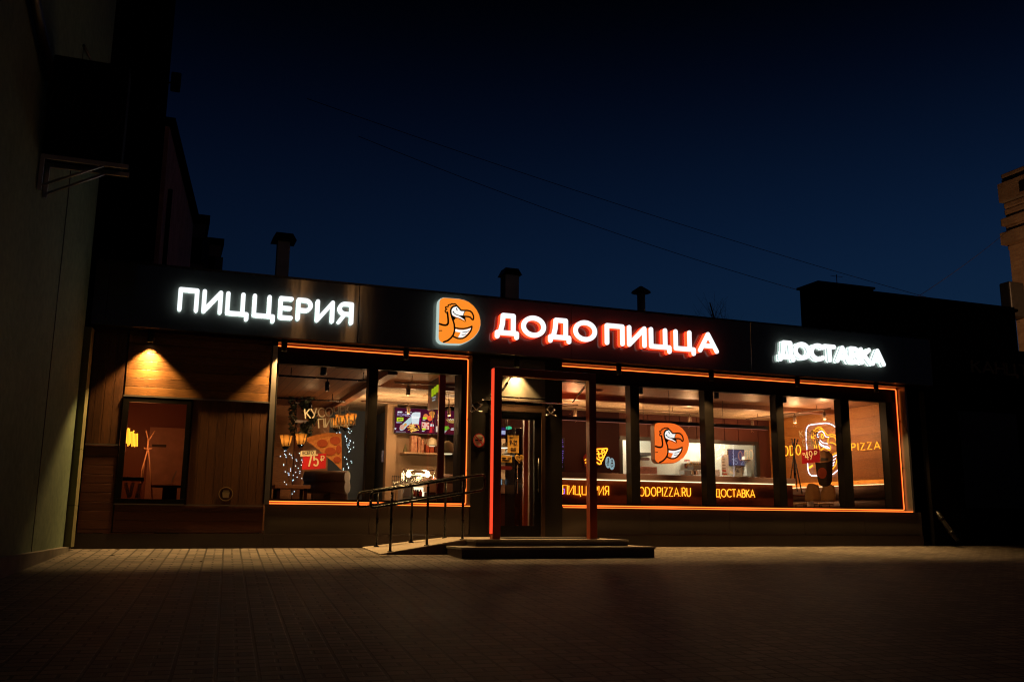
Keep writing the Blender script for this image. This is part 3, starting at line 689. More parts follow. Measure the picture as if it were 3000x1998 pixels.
def emblem_polys(mapf, unit):
    cv = lambda L: [mapf(LP(q)) for q in L]
    out = cv(OUT); whites = [cv(FACE), cv(WING)]
    darks = [cv(p) for p in DARK]
    for L, wd in LINES: darks += capsules([cv(L)], wd * unit, 5)
    return out, whites, darks
lx = [LP(q)[0] for q in OUT]; lz = [LP(q)[1] for q in OUT]
LX0, LX1, LZ0, LZ1 = min(lx), max(lx), min(lz), max(lz)
def emblem(name, label, cat, Yf, mapf, unit, depth, face, side, loc, group, backglow):
    t = thing(name, label, cat, loc, group)
    out, whites, darks = emblem_polys(mapf, unit)
    cx = sum(p[0] for p in out) / len(out); cz = sum(p[1] for p in out) / len(out)
    F_ = flatY(Yf)
    obj('panel', MB().flat([out], F_, 0, -.02), face, t)
    sc = lambda k_: [(cx + (p[0] - cx) * k_, cz + (p[1] - cz) * k_) for p in out]
    obj('box_side', MB().flat([sc(1.02)], F_, -.0205, -depth), side, t)
    if backglow: obj('backlight', MB().flat([sc(.97)], F_, -depth - .001, -depth - .03), E_WHTBACK, t)
    mb = MB()
    for p in whites: mb.flat([p], F_, .003, .0005)
    obj('white_figure', mb, E_WHITE, t)
    mb = MB().flat(darks, F_, .006, .0035)
    obj('dark_outline', mb, M_INK, t)
    return t
UN = 1 / 9.8 * .0072
emblem('emblem_sign', 'orange rounded D shaped light box with a white faced bird on the black fascia', 'sign', FY - .2, lambda q: q, UN, .15, E_ORANGE, E_LETRIM, (LX0, FY - .2, LZ0), 'round bird emblem signs', True)
HY = .95
h0, h1 = W(*cHang((318, 1065)), HY), W(*cHang((1072, 145)), HY)
hz0, hz1 = W(*cHang((480, 1068)), HY).z, W(*cHang((480, 145)), HY).z
hm = lambda q: (h0.x + (q[0] - LX0) / (LX1 - LX0) * (h1.x - h0.x), hz0 + (q[1] - LZ0) / (LZ1 - LZ0) * (hz1 - hz0))
he = emblem('hanging_sign', 'orange D shaped bird sign hanging from a cable inside the window', 'sign', HY, hm, UN * (h1.x - h0.x) / (LX1 - LX0), .17, E_ORANGE2, plain('brown_box_side', (.25, .16, .11), .4), (h0.x, HY, hz0), 'round bird emblem signs', False)
obj('cable', MB().tube([((h0.x + h1.x) / 2, HY + .09, hz1), ((h0.x + h1.x) / 2, HY + .09, CZ)], .006), M_BLACK, he)

# ================================================================== DOWNLIGHTS UNDER THE FASCIA
LX = [-.31, 1.75, 3.82, 5.88, 7.94, 9.97, 12.01, 14.02]
dn = ['above the wooden boards at the left end', 'above the left corner of the two pane window', 'in front of the two pane window near its right pane', 'above the entrance door',
      'above the first pane right of the entrance', 'above the pane with the hanging bird sign', 'above the pane showing the blue kitchen screen', 'at the right end of the five pane window']
WARM = (1.0, .57, .19)
dl = thing('downlight', 'black cylinder downlight ' + dn[0], 'lamp', (LX[0], -.11, 3.36), 'cylinder downlights under the fascia')
obj('body', MB().lathe((LX[0], -.11, 3.36), [(.05, 0), (.05, -.19), (.044, -.195), (.044, -.17)], 24), M_BLACK, dl)
obj('bulb', MB().lathe((LX[0], -.11, 3.36), [(.038, -.173), (.038, -.176)], 16), E_LAMP, dl)
lamp('downlight_beam', 'SPOT', (LX[0], -.11, 3.15), 430, WARM, dl, .03, spot_size=math.radians(66), spot_blend=1.0)
lamp('downlight_spill', 'SPOT', (LX[0], -.11, 3.15), 290, WARM, dl, .03, spot_size=math.radians(97), spot_blend=.45)
for x, tx in zip(LX[1:], dn[1:]): dup(dl, (x, -.11, 3.36), 'black cylinder downlight ' + tx)

# ================================================================== STEPS, RAMP, RAILS, PORTAL
st = thing('entrance_steps', 'two low dark steps with stone treads in front of the entrance', 'steps', (5.9, -1.0, 0))
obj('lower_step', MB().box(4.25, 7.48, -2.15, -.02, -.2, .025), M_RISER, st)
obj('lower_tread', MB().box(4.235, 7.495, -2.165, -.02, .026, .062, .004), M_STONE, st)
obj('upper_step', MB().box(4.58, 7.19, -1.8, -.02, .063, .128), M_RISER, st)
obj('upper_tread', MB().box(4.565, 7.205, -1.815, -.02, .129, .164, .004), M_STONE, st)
tag(obj('door_mat', MB().box(5.3, 6.9, -1.35, -.5, .168, .18, .004), plain('mat_fibre', (.02, .018, .016), .9, 0, .3, 60, .4, 200)), 'dark rectangular mat lying before the entrance door', 'mat')
rp_ = MB()
x0r, x1r, zr = 3.2, 4.56, .16
rp_.hexa([(x0r, -1.36, -.2), (x1r, -1.36, -.2), (x1r, -.03, -.2), (x0r, -.03, -.2), (x0r, -1.36, -.058), (x1r, -1.36, zr), (x1r, -.03, zr), (x0r, -.03, .004)])
rampo = thing('access_ramp', 'short sloping stone ramp left of the entrance steps', 'ramp', (3.9, -.7, 0))
obj('slab', rp_, M_STONE, rampo)
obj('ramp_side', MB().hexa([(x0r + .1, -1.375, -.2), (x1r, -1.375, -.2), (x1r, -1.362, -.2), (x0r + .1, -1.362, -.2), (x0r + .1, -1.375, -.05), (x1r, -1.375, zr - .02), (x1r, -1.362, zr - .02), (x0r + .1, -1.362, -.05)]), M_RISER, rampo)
def rail(Y, label, dz, xe):
    t = thing('handrail', label, 'handrail', (3.9, Y, .05), 'tubular handrails along the ramp')
    top = lambda x: .865 + (x - 3.04) * .172 + dz
    low = lambda x: .625 + (x - 3.06) * .168 + dz
    pts = [(3.05, Y, (top(3.05) + low(3.05)) / 2), (3.05, Y, top(3.05)), (xe, Y, top(xe)), (xe, Y, low(xe)), (3.05, Y, low(3.05)), (3.05, Y, (top(3.05) + low(3.05)) / 2)]
    obj('rail', MB().tube(bend(pts, .07, 6), .022, 10), M_BLACKM, t)
    for x in (3.38, 3.96, 4.54):
        zb = (-.058 if Y < -1 else .004) + (x - x0r) / (x1r - x0r) * (zr - (-.058 if Y < -1 else .004)) - .01
        p = obj('post', MB().tube([(x, Y, zb), (x, Y, top(x) - .05)], .021, 10).tube([(x, Y, top(x) - .052), (x, Y, top(x) - .01)], .008), M_BLACKM, t)
        obj('foot_flange', MB().lathe((x, Y, zb), [(.045, .0), (.045, .016), (.028, .022)], 16), M_BLACKM, p)
    return t
rail(-1.25, 'black tubular handrail on the outer edge of the ramp', 0, 4.9)
rail(-.27, 'black tubular handrail on the window side of the ramp', .012, 4.88)
po = thing('entrance_portal', 'orange painted square portal frame standing on the entrance steps', 'portal frame', (5.8, -1.5, .164))
PX0, PX1, PYA, PYB = 4.94, 6.76, -1.56, -1.42
obj('post', MB().box(PX0, PX0 + .13, PYA, PYB, .165, 2.9, .004), M_ORPAINT, po)
obj('post', MB().box(PX1 - .13, PX1, PYA, PYB, .165, 2.9, .004), M_ORPAINT, po)
obj('beam', MB().box(PX0 + .131, PX1 - .131, PYA, PYB, 2.77, 2.9, .004), M_ORPAINT, po)
obj('glow_tube', MB().box(PX0 - .012, PX0 - .001, PYA + .01, PYB - .02, .25, 2.88), E_POST, po)
cn = thing('glass_canopy', 'clear glass canopy held by tie rods above the entrance door', 'canopy', (5.8, -.5, 2.4))
obj('glass_sheet', MB().box(5.0, 6.46, -.86, -.06, 2.44, 2.45), M_GLASS, cn)
obj('edge_rail', MB().tube([(4.98, -.87, 2.447), (6.74, -.87, 2.447)], .009), M_CHROME, cn)
for x in (5.22, 6.62):
    obj('tie_rod', MB().tube([(x + .05, -1.44, 2.8), (x + .04, -1.38, 2.74), (x, -.9, 2.48)], [.02, .011, .011]).tube([(x + .035, -1.3, 2.69), (x + .025, -1.1, 2.59)], .02), M_CHROME, cn)
for x in (5.12, 6.55):
    mb = MB()
    for q in ((-.09, -.03), (.09, -.03), (-.07, .07), (.07, .07)): mb.tube([(x, -.1, 2.36), (x + q[0], -.12, 2.36 + q[1])], .012); mb.lathe((x + q[0], -.12, 2.36 + q[1]), [(.02, -.015), (.024, 0), (.02, .015)], 10)
    obj('spider_fitting', mb, M_CHROME, cn)

# ================================================================== STICKERS AND SMALL SIGNS OUTSIDE
c = W(1403.3, 1289.5, -.03)
ns_ = thing('no_smoking_sign', 'round no smoking sign on the dark wall left of the door', 'sign', (c.x, -.03, c.z))
FN = flatY(-.024)
obj('disc', MB().flat([ell(c.x, c.z, .105, .12)], FN, .004, 0), M_CREAM, ns_)
ring = [(c.x + math.cos(a_ * PI / 18) * .098, c.z + math.sin(a_ * PI / 18) * .112) for a_ in range(37)]
obj('cigarette', MB().flat([[(c.x - .07, c.z - .012), (c.x + .05, c.z - .012), (c.x + .05, c.z + .012), (c.x - .07, c.z + .012)]] + thick([(c.x + .062, c.z + .02), (c.x + .075, c.z + .05), (c.x + .05, c.z + .065)], .009), FN, .007, .0045), M_INK, ns_)
obj('red_ring', MB().flat(capsules([ring, [(c.x - .07, c.z + .08), (c.x + .07, c.z - .08)]], .016), FN, .010, .0075), M_RED, ns_)
DGY = DY + .024
def dq(a, b_): return W(*cDoor(a), DGY), W(*cDoor(b_), DGY)
a, b_ = dq((305, 747), (393, 616))
s_ = thing('opening_hours_notice', 'yellow notice with opening hours 9-21 on the door glass', 'notice', (a.x, DGY, a.z))
obj('sheet', MB().box(a.x, b_.x, DGY - .003, DGY, a.z, b_.z), M_YEL, s_)
decal_text('9-21', W(*cDoor((322, 688)), DGY - .0035), W(*cDoor((378, 688)), DGY - .0035), .085, .011, M_INK, s_)
mb = MB()
for u0, u1, v in ((322, 350, 632), (322, 340, 637), (330, 346, 716), (351, 370, 716), (330, 370, 731)):
    p, q = W(*cDoor((u0, v)), DGY), W(*cDoor((u1, v)), DGY); mb.box(p.x, q.x, DGY - .005, DGY - .0035, p.z, p.z + .012)
obj('small_print', mb, M_INK, s_)
a, b_ = dq((252, 820), (340, 768))
s_ = thing('door_notice', 'small yellow notice low on the door glass beside the heart', 'notice', (a.x, DGY, a.z))
obj('sheet', MB().box(a.x, b_.x, DGY - .003, DGY, a.z, b_.z), M_YEL, s_)
obj('small_print', MB().box(a.x + .03, a.x + .1, DGY - .005, DGY - .0035, b_.z - .06, b_.z - .04).box(a.x + .14, b_.x - .02, DGY - .005, DGY - .0035, b_.z - .05, b_.z - .035).box(a.x + .03, b_.x - .05, DGY - .005, DGY - .0035, a.z + .03, a.z + .045), M_INK, s_)
hc = W(*cDoor((395, 790)), DGY)
hp = [(hc.x + .0085 * 16 * math.sin(t_) ** 3 * .55 * 1.15, hc.z + .0056 * (13 * math.cos(t_) - 5 * math.cos(2 * t_) - 2 * math.cos(3 * t_) - math.cos(4 * t_))) for t_ in [i * 2 * PI / 32 for i in range(32)]]
hs = thing('heart_sticker', 'pale heart shaped sticker on the door glass', 'sticker', (hc.x, DGY, hc.z))
obj('heart', MB().flat([hp], flatY(DGY), .003, 0), M_YEL, hs)
obj('heart_print', MB().flat(capsules([[(hc.x + (p[0] - hc.x) * .6, hc.z + (p[1] - hc.z) * .6) for p in hp + hp[:1]]], .006, 3), flatY(DGY), .005, .0035), M_INK, hs)
a, b_ = W(*cDoor((222, 876)), DY + .04), W(*cDoor((338, 851)), DY + .04)
tag(obj('door_sign_bar', MB().flat(capsules([[(a.x, (a.z + b_.z) / 2), (b_.x - .03, (a.z + b_.z) / 2)]], b_.z - a.z), flatY(DGY), .003, 0), plain('maroon_print', (.16, .015, .02), .4)), 'dark red pill shaped bar sticker on the door glass', 'sticker')

SGY = GY - .003
def strip(poly, cr, Y=SGY): return [pix(cr, Y)(q) for q in poly]
# pizza slice poster
sl = [(523, 600), (580, 575), (700, 545), (830, 525), (985, 535), (990, 700), (992, 1020), (880, 910), (790, 840), (700, 760), (600, 680), (540, 640)]
tt = thing('pizza_slice_sticker', 'large window sticker of a pepperoni pizza slice', 'sticker', (W(*cPoster((800, 800)), SGY).x, SGY, 1.5))
def spotty(name, c0, c1, sc_):
    return stucco(name, c0, c1, sc_, .5, .1)
obj('cheese', MB().flat([strip(sl, cPoster)], flatY(SGY), .002, 0), spotty('melted_cheese', (.36, .09, .02), (.6, .28, .09), 30), tt)
obj('crust', MB().flat([strip([(523, 600), (580, 575), (700, 545), (830, 525), (985, 535), (985, 590), (850, 572), (700, 590), (600, 640), (545, 638)], cPoster)], flatY(SGY), .004, .0025), spotty('baked_crust', (.28, .08, .02), (.46, .17, .045), 26), tt)
for u, v, rx, ry in ((735, 665, 72, 52), (905, 628, 72, 55), (842, 772, 72, 54), (950, 745, 36, 60), (930, 880, 50, 40)):
    obj('pepperoni', MB().flat([[pix(cPoster, SGY)(q) for q in ell(u, v, rx, ry, 24)]], flatY(SGY), .006, .0045), spotty('pepperoni_print', (.24, .035, .012), (.38, .075, .025), 40), tt)
bx = thing('price_sticker', 'red window sticker reading ВСЕГО 75₽ beside the pizza slice', 'sticker', (W(*cPoster((480, 1000)), SGY).x, SGY, 1.3), 'red price stickers on the windows')
obj('red_card', MB().flat([strip([(482, 838), (660, 830), (662, 803), (786, 798), (778, 990), (770, 995), (467, 1010)], cPoster)], flatY(SGY), .008, .0065), M_RED, bx)
obj('cream_label', MB().flat([strip([(450, 768), (650, 757), (648, 822), (447, 838)], cPoster)], flatY(SGY), .0105, .009), M_CREAM, bx)
decal_text('ВСЕГО', W(*cPoster((476, 815)), SGY - .011), W(*cPoster((625, 806)), SGY - .011), .055, .008, M_INK, bx)
decal_text('75', W(*cPoster((533, 975)), SGY - .009), W(*cPoster((692, 966)), SGY - .009), .205, .026, M_CREAM, bx)
decal_text('₽', W(*cPoster((709, 905)), SGY - .009), W(*cPoster((771, 900)), SGY - .009), .10, .015, M_CREAM, bx)
for txt, A, D_, H in (('КУСОЧЕК', (432, 745), (842, 708), .168), ('ПИЦЦЫ', (550, 828), (882, 802), .165)):
    o = decal_text(txt, W(*z3(A), SGY), W(*z3(D_), SGY), H, .021, M_VINYL, None, 'window_lettering', .003)
    tag(o, 'pale window lettering reading %s above the pizza slice sticker' % txt, 'lettering', 'lettering stuck on the windows')
cs = thing('coffee_price_sticker', 'dark red window sticker reading от 49₽ beside the paper cup', 'sticker', (W(*cNeon((460, 820)), SGY).x, SGY, 1.7), 'red price stickers on the windows')
obj('red_card', MB().flat([strip([(455, 622), (735, 600), (742, 800), (468, 828)], cNeon)], flatY(SGY), .006, .004), plain('dark_red_print', (.24, .008, .018), .4, spec=.2), cs)
decal_text('49', W(*cNeon((520, 775)), SGY - .0065), W(*cNeon((640, 765)), SGY - .0065), .19, .02, M_CREAM, cs)
decal_text('₽', W(*cNeon((652, 700)), SGY - .0065), W(*cNeon((708, 695)), SGY - .0065), .09, .013, M_CREAM, cs)
decal_text('ОТ', W(*cNeon((480, 700)), SGY - .0065), W(*cNeon((518, 697)), SGY - .0065), .05, .008, M_CREAM, cs)
cu = thing('coffee_cup_sticker', 'window sticker of a dark paper coffee cup with a red emblem', 'sticker', (W(*cNeon((800, 1150)), SGY).x, SGY, 1.2))
obj('cup', MB().flat([strip([(668, 806), (760, 812), (870, 800), (940, 768), (935, 950), (925, 1100), (900, 1150), (850, 1175), (780, 1175), (730, 1145), (712, 1090), (690, 950)], cNeon)], flatY(SGY), .003, 0), plain('dark_cup_print', (.012, .006, .005), .5, spec=.1), cu)
obj('rim', MB().flat([strip([(748, 700), (745, 640), (800, 625), (880, 640), (930, 690), (945, 765), (870, 805), (760, 815), (742, 800)], cNeon)], flatY(SGY), .002, -.001), plain('cup_rim_print', (.14, .065, .04), .4, spec=.1), cu)
obj('coffee', MB().flat([strip([(755, 735), (870, 740), (865, 775), (760, 785)], cNeon)], flatY(SGY), .005, .0035), M_INK, cu)
obj('cup_emblem', MB().flat([strip(ell(775, 970, 72, 85, 28), cNeon)], flatY(SGY), .005, .0035), plain('emblem_print', (.09, .014, .008), .4, spec=.1), cu)
for txt, A, D_ in (('КОФЕ', (435, 430), (735, 412)), ('С СОБОЙ', (482, 565), (735, 550))):
    o = decal_text(txt, W(*cNeon(A), SGY), W(*cNeon(D_), SGY), .15, .017, plain('dim_cream_print', (.26, .2, .15), .5), None, 'window_lettering', .002)  # white letters toned down to a dim colour
    tag(o, 'dim cream window lettering reading %s above the coffee cup sticker' % txt, 'lettering', 'lettering stuck on the windows')
a = W(*z2((1207, 905)), -.01)
bd = thing('round_badge', 'round dark badge on the vertical boards beside the small window', 'badge', (a.x, -.005, a.z))
obj('ring', MB().flat(capsules([[(a.x + math.cos(k_ * PI / 16) * .105, a.z + math.sin(k_ * PI / 16) * .105) for k_ in range(33)]], .012, 4), flatY(0), .006, .001), plain('brass_line', (.35, .24, .12), .4, .5), bd)
obj('cup_mark', MB().flat([[(a.x - .045, a.z - .06), (a.x + .045, a.z - .06), (a.x + .06, a.z + .03), (a.x - .06, a.z + .03)], [(a.x - .045, a.z + .04), (a.x + .045, a.z + .04), (a.x + .045, a.z + .055), (a.x - .045, a.z + .055)]], flatY(0), .006, .001), plain('brass_mark', (.3, .22, .13), .4, .5), bd)

# ================================================================== INTERIOR, RIGHT HAND ROOM
BZ1, BZ0, BY = 1.375, 1.265, 1.0
bxe = W(2330, 1390, BY).x
bar = thing('window_bar', 'long white topped bar counter with dark glossy front behind the right hand window', 'counter', (9.5, BY, .16))
obj('counter_top', MB().box(6.9, bxe, BY, BY + .45, BZ0, BZ1, .004), plain('pinkish_laminate', (.7, .48, .38), .35, 0, .03, 2), bar)
obj('led_line', MB().box(6.9, bxe - .02, BY - .004, BY + .012, BZ0 - .032, BZ0 - .012), E_LED, bar)
obj('front_panel', MB().box(6.9, bxe - .04, BY + .06, BY + .09, .16, BZ0 - .033), plain('dark_gloss_panel', (.24, .05, .018), .22, 0, .2, 3), bar)
obj('end_panel', MB().box(bxe - .06, bxe - .03, BY + .1, BY + .44, .16, BZ0 - .033), M_PANEL, bar)
def neon_text(text, A, D_, cr, H, label, Y=BY + .03, rad=.009, gap=.26):
    P0, P1 = W(*cr(A), Y), W(*cr(D_), Y)
    t = thing('neon_sign', label, 'neon sign', tuple(P0), 'amber neon words')
    fn = onplane(P0, P1)
    for strokes in layout(text, H, .02, (P1 - P0).length, gap):
        if not strokes: continue
        mb = MB()
        for s0 in strokes: mb.tube([fn(q[0], q[1], 0) for q in s0], rad, 6)
        obj('letter_tube', mb, E_NEONY, t)
    return t
neon_text('ПИЦЦЕРИЯ', (48, 1365), (945, 1380), cSlice, .19, 'amber neon word ПИЦЦЕРИЯ on the front of the window bar')
cRu = crop(1840, 1380, 5.8875)
neon_text('DODOPIZZA.RU', (92, 432), (1088, 442), cRu, .19, 'amber neon web address DODOPIZZA.RU on the front of the window bar')
neon_text('ДОСТАВКА', (1502, 448), (2195, 458), cRu, .175, 'amber neon word ДОСТАВКА on the front of the window bar', gap=.2)
p0, p1 = W(1634, 1445, BY + .05), W(1653, 1432, BY + .05)
tag(obj('small_neon_frame', MB().tube([(p0.x, BY + .04, p0.z), (p1.x, BY + .04, p0.z), (p1.x, BY + .04, p1.z), (p0.x, BY + .04, p1.z)], .008, 6, True), glow('violet_neon', (.35, .12, 1.0), 1.6)), 'small violet neon rectangle at the left end of the window bar', 'neon sign')
# pendant linear lamp
a, b_ = W(1638, 1222, 2.0), W(2250, 1250, 2.0)
pl = thing('linear_pendant', 'long slim black linear pendant lamp hanging over the bar', 'lamp', ((a.x + b_.x) / 2, 2.0, a.z))
obj('housing', MB().box(6.9, b_.x, 1.97, 2.03, a.z - .05, a.z + .03), M_BLACK, pl)
obj('diffuser', MB().box(6.95, b_.x - .05, 1.98, 2.02, a.z - .055, a.z - .051), glow('dim_diffuser', (1, .35, .22), .35), pl)
lamp('red_uplight', 'POINT', (7.9, 2.0, a.z + .12), 9, (1, .16, .05), pl, .06)
for x in (7.6, 9.6, 11.6): obj('cable', MB().tube([(x, 2.0, a.z + .03), (x, 2.0, CZ)], .005, 6), M_BLACK, pl)
# neon pizza slice
NY = 4.9
NPX = lambda L: [Vector((*[0], 0)) for _ in L]
def np_(L): return [W(*cSlice(q), NY) for q in L]
t = thing('neon_pizza', 'amber neon outline of a dripping pizza slice on the dark back wall', 'neon sign', tuple(W(*cSlice((760, 620)), NY)))
mb = MB().tube(np_([(600, 500), (700, 494), (900, 478), (912, 490), (908, 505), (808, 718)]), .016, 6)
mb.tube(np_([(690, 620), (712, 672), (765, 702), (795, 740), (788, 772), (760, 782), (690, 732), (640, 700), (600, 500)]), .016, 6)
obj('outline_tube', mb, E_NEONY, t)
for u, v, r_ in ((828, 538, 27), (782, 618, 40), (714, 556, 30)): obj('topping_tube', MB().tube(np_(ell(u, v, r_, r_, 18)), .015, 6, True), E_NEONY, t)
for A in (((480, 705), (560, 650)), ((490, 758), (565, 705)), ((512, 802), (565, 770))): obj('speed_line', MB().tube(np_(A), .016, 6), E_NEONY, t)
obj('backing', MB().flat([[(p.x, p.z) for p in np_([(470, 640), (600, 460), (930, 450), (930, 520), (810, 800), (500, 830)])]], flatY(NY + .06), 0, -.01), plain('clear_red_acrylic', (.12, .01, .01), .15), t)
for q, lb in (((928, 745), 'left oval pale blue sticker with added glow behind its twin near the neon pizza'), ((1000, 775), 'right oval pale blue sticker with added glow overlapping its twin near the neon pizza')):
    yy = 4.8 if q[0] > 950 else 4.84
    cc = W(*cSlice(q), yy); k_ = W(*cSlice((q[0] + 44, q[1])), yy).x - cc.x; kz = k_ * 2.05
    s_ = thing('oval_sticker', lb, 'sign', tuple(cc), 'oval stickers with added glow')
    obj('disc', MB().flat([ell(cc.x, cc.z, k_ * 1.15, kz * 1.1)], flatY(yy), 0, -.02), glow('added_blue_glow', (.42, .62, .68), .62), s_)  # stickers set on the back wall and given a glow
    obj('print', MB().flat([[(cc.x + math.cos(w_ * PI / 10) * k_ * .5, cc.z + math.sin(w_ * PI / 10) * kz * .3) for w_ in range(11)]] + thick([(cc.x - k_ * .8, cc.z - .02), (cc.x + k_ * .8, cc.z - .02)], .012) + thick([(cc.x - k_ * .5, cc.z - kz * .35), (cc.x - k_ * .2, cc.z - kz * .6), (cc.x + k_ * .1, cc.z - kz * .4), (cc.x + k_ * .5, cc.z - kz * .55)], .014) + thick([(cc.x, cc.z + kz * .45), (cc.x, cc.z + kz * .75)], .03), flatY(yy), .004, .001), M_INK, s_)
# menu board with violet writing
a, b_ = W(1640, 1380, 3.6), W(1654, 1282, 3.6)
mbd = thing('menu_board', 'tall dark menu board with violet writing at the left edge of the right hand window', 'menu board', (a.x, 3.6, a.z))
obj('board', MB().box(a.x - .5, b_.x, 3.6, 3.64, a.z - .2, b_.z), M_BLACK, mbd)
mb = MB()
for k_ in range(26):
    zz = b_.z - .06 - k_ * .05
    if random.random() < .85: mb.box(a.x - .02 - random.random() * .3, b_.x - .02 - random.random() * .06, 3.594, 3.599, zz, zz + .018)
obj('writing', mb, glow('violet_writing', (.42, .22, .8), .5), mbd)
# ceiling spots and tracks
def ceil_spot(n, loc, label, group):
    t = thing('ceiling_spot', label, 'lamp', loc, group)
    x, y, z = loc
    obj('body', MB().lathe((x, y, z), [(.055, 0), (.055, -.16), (.047, -.165), (.047, -.15)], 20), M_BLACK, t)
    lamp('added_beam', 'SPOT', (x, y, z - .18), 120, (1, .5, .22), t, .04, spot_size=math.radians(62), spot_blend=.9, rot=(math.radians(24), 0, 0))  # beam added to the dark cylinder, tilted to brighten the bar front
    return t
sp = None
for i, (u, v, lb) in enumerate(((946, 1128, 'over the two pane window'), (1876, 1160, 'over the pane with the hanging sign'), (2099, 1172, 'over the pane with the kitchen screen'), (2297, 1182, 'over the pane with the coffee cup sticker'))):
    pt = W(u, v, .62); loc = (pt.x, .62, CZ - (.02 if i == 0 else 0))
    if sp is None: sp = ceil_spot('x', loc, 'black cylinder ceiling spot ' + lb, 'black cylinder ceiling spots indoors')
    else: dup(sp, loc, 'black cylinder ceiling spot ' + lb)
def track(P0, P1, spots, label, tone, warm, power, boost=None):
    P0, P1 = Vector(P0), Vector(P1); dv = (P1 - P0).normalized()
    t = thing('track_light', label, 'track light', tuple((P0 + P1) / 2), 'ceiling track lights')
    obj('rail', MB().tube([P0, P1], .022, 4), tone, t)
    for k_ in (.15, .85):
        m_ = P0.lerp(P1, k_); obj('hanger', MB().tube([m_, (m_.x, m_.y, CZ)], .008, 6), tone, t)
    for k_ in spots:
        m_ = P0.lerp(P1, k_)
        s_ = obj('spot_head', MB().tube([m_, m_ - Vector((0, 0, .06))], .012, 8).lathe(m_ - Vector((0, 0, .06)), [(.035, 0), (.04, -.02), (.04, -.17), (.033, -.172), (.033, -.15)], 16), tone, t)
        obj('bulb', MB().lathe(m_ - Vector((0, 0, .21)), [(.03, 0), (.03, -.002)], 12), E_LAMP, s_)
        lamp('spot_glow', 'POINT', m_ - Vector((0, 0, .3)), power, warm, t, .05)
    return t
M_TRACK = plain('bronze_track', (.2, .14, .1), .4, .4)
IW = (1.0, .52, .22)
track(W(2186, 1228, 4.3), (14.04, 1.37, 2.98), (.08, .6, .93), 'pale track with three cylinder spots along the oak side wall', M_TRACK, IW, 34)
track((7.3, 3.5, 2.98), (11.9, 3.5, 2.98), (.02, .3, .62, .95), 'track with spots under the plaster ceiling over the bar room', M_TRACK, IW, 34)
track((3.95, 1.25, 2.96), (6.2, 1.25, 2.96), (.12,), 'short track light near the entrance side of the two pane window', M_TRACK, (1, .55, .25), 8)
track((3.95, 4.3, 2.96), (6.3, 4.3, 2.96), (.12, .45, .85), 'track with spots over the order counter', M_TRACK, (1, .57, .26), 30)
track((1.75, 1.05, 2.93), (3.6, 1.05, 2.93), (.5,), 'dark track below the boarded ceiling of the lantern room', M_BLACKM, (1, .5, .2), 2)
track((1.75, 4.3, 2.93), (3.6, 4.3, 2.93), (.6,), 'dark track deep in the lantern room', M_BLACKM, (1, .5, .2), 3)
# ceiling vents
for P, lb in ((W(1310, 1165, 1), 'square ceiling vent beside the menu screens'),):
    y0_, y1_ = 3.3, 3.9; xx = W(1300, 1160, 3.5).x
    v_ = thing('ceiling_vent', 'flat square ceiling cassette above the order counter', 'vent', (xx, 3.6, CZ))
    obj('vent_frame', MB().box(xx - .35, xx + .55, 3.1, 3.9, CZ - .025, CZ - .002), M_TAN, v_)
    obj('grille', MB().box(xx - .2, xx + .4, 3.25, 3.75, CZ - .032, CZ - .026), M_PANELDK, v_)
sx = W(*z5((480, 325)), 1.5).x
tag(obj('smoke_detector', MB().lathe((sx, 1.5, CZ), [(.09, -.002), (.085, -.03), (.05, -.045)], 20), plain('detector_plastic', (.4, .2, .14), .4)), 'small round smoke detector on the red lit boarded ceiling', 'detector')
# kitchen
KY = 6.0
pn = thing('kitchen_ceiling_light', 'flat white ceiling light in the bright kitchen', 'lamp', (10.8, 5.6, CZ), 'kitchen ceiling lights')
obj('diffuser', MB().box(10.2, 11.4, 5.42, 5.8, CZ - .05, CZ - .003), glow('kitchen_panel_glow', (1, .93, .72), 5.0), pn)
lamp('panel_glow', 'AREA', (10.8, 5.6, CZ - .06), 72, (1, .9, .68), pn, shape='RECTANGLE', size=1.2, size_y=.36)
dup(pn, (13.6, 5.6, CZ), 'flat white ceiling light at the right end of the kitchen')
a, b_ = W(*cKit((770, 1010)), KY - .12), W(*cKit((1140, 622)), KY - .12)
tv = thing('kitchen_screen', 'dark blue screen tilted on the kitchen wall', 'screen', (a.x, KY - .12, a.z), 'screens')
obj('casing', MB().box(a.x, b_.x, KY - .12, KY - .06, a.z, b_.z, .006), M_BLACK, tv)
obj('display', MB().box(a.x + .01, b_.x - .01, KY - .126, KY - .121, a.z + .02, b_.z - .02), glow('blue_screen', (.025, .05, .13), .9), tv)
obj('digits', MB().flat(capsules(layout('15 27', .18, .022, .5)[0] + layout('15 27', .18, .022, .5)[1] + layout('15 27', .18, .022, .5)[3] + layout('15 27', .18, .022, .5)[4], .02), lambda u, v, dd: Vector((a.x + .1 + u, KY - .127 - dd, b_.z - .42 + v)), .003, 0), glow('digit_glow', (.3, .4, .55), .6), tv)
obj('wall_arm', MB().box((a.x + b_.x) / 2 - .05, (a.x + b_.x) / 2 + .05, KY - .06, KY + .02, (a.z + b_.z) / 2 - .1, (a.z + b_.z) / 2 + .1), M_BLACK, tv)
tag(obj('loose_cable', MB().tube([W(*cKit(q), KY - .03) for q in ((950, 1015), (930, 1090), (960, 1150), (1010, 1130), (960, 1080), (990, 1160), (1020, 1170), (1010, 1060), (1075, 1020))], .009, 6), M_BLACK), 'tangled black cable dangling below the kitchen screen', 'cable')
def kbox(name, lab, cat, p, q, cr, mat, Y0, dep, group=None, extra=None):
    A, D_ = W(*cr(p), Y0), W(*cr(q), Y0)
    o = obj(name, MB().box(A.x, D_.x, Y0, Y0 + dep, D_.z, A.z, .004), mat)
    return tag(o, lab, cat, group)
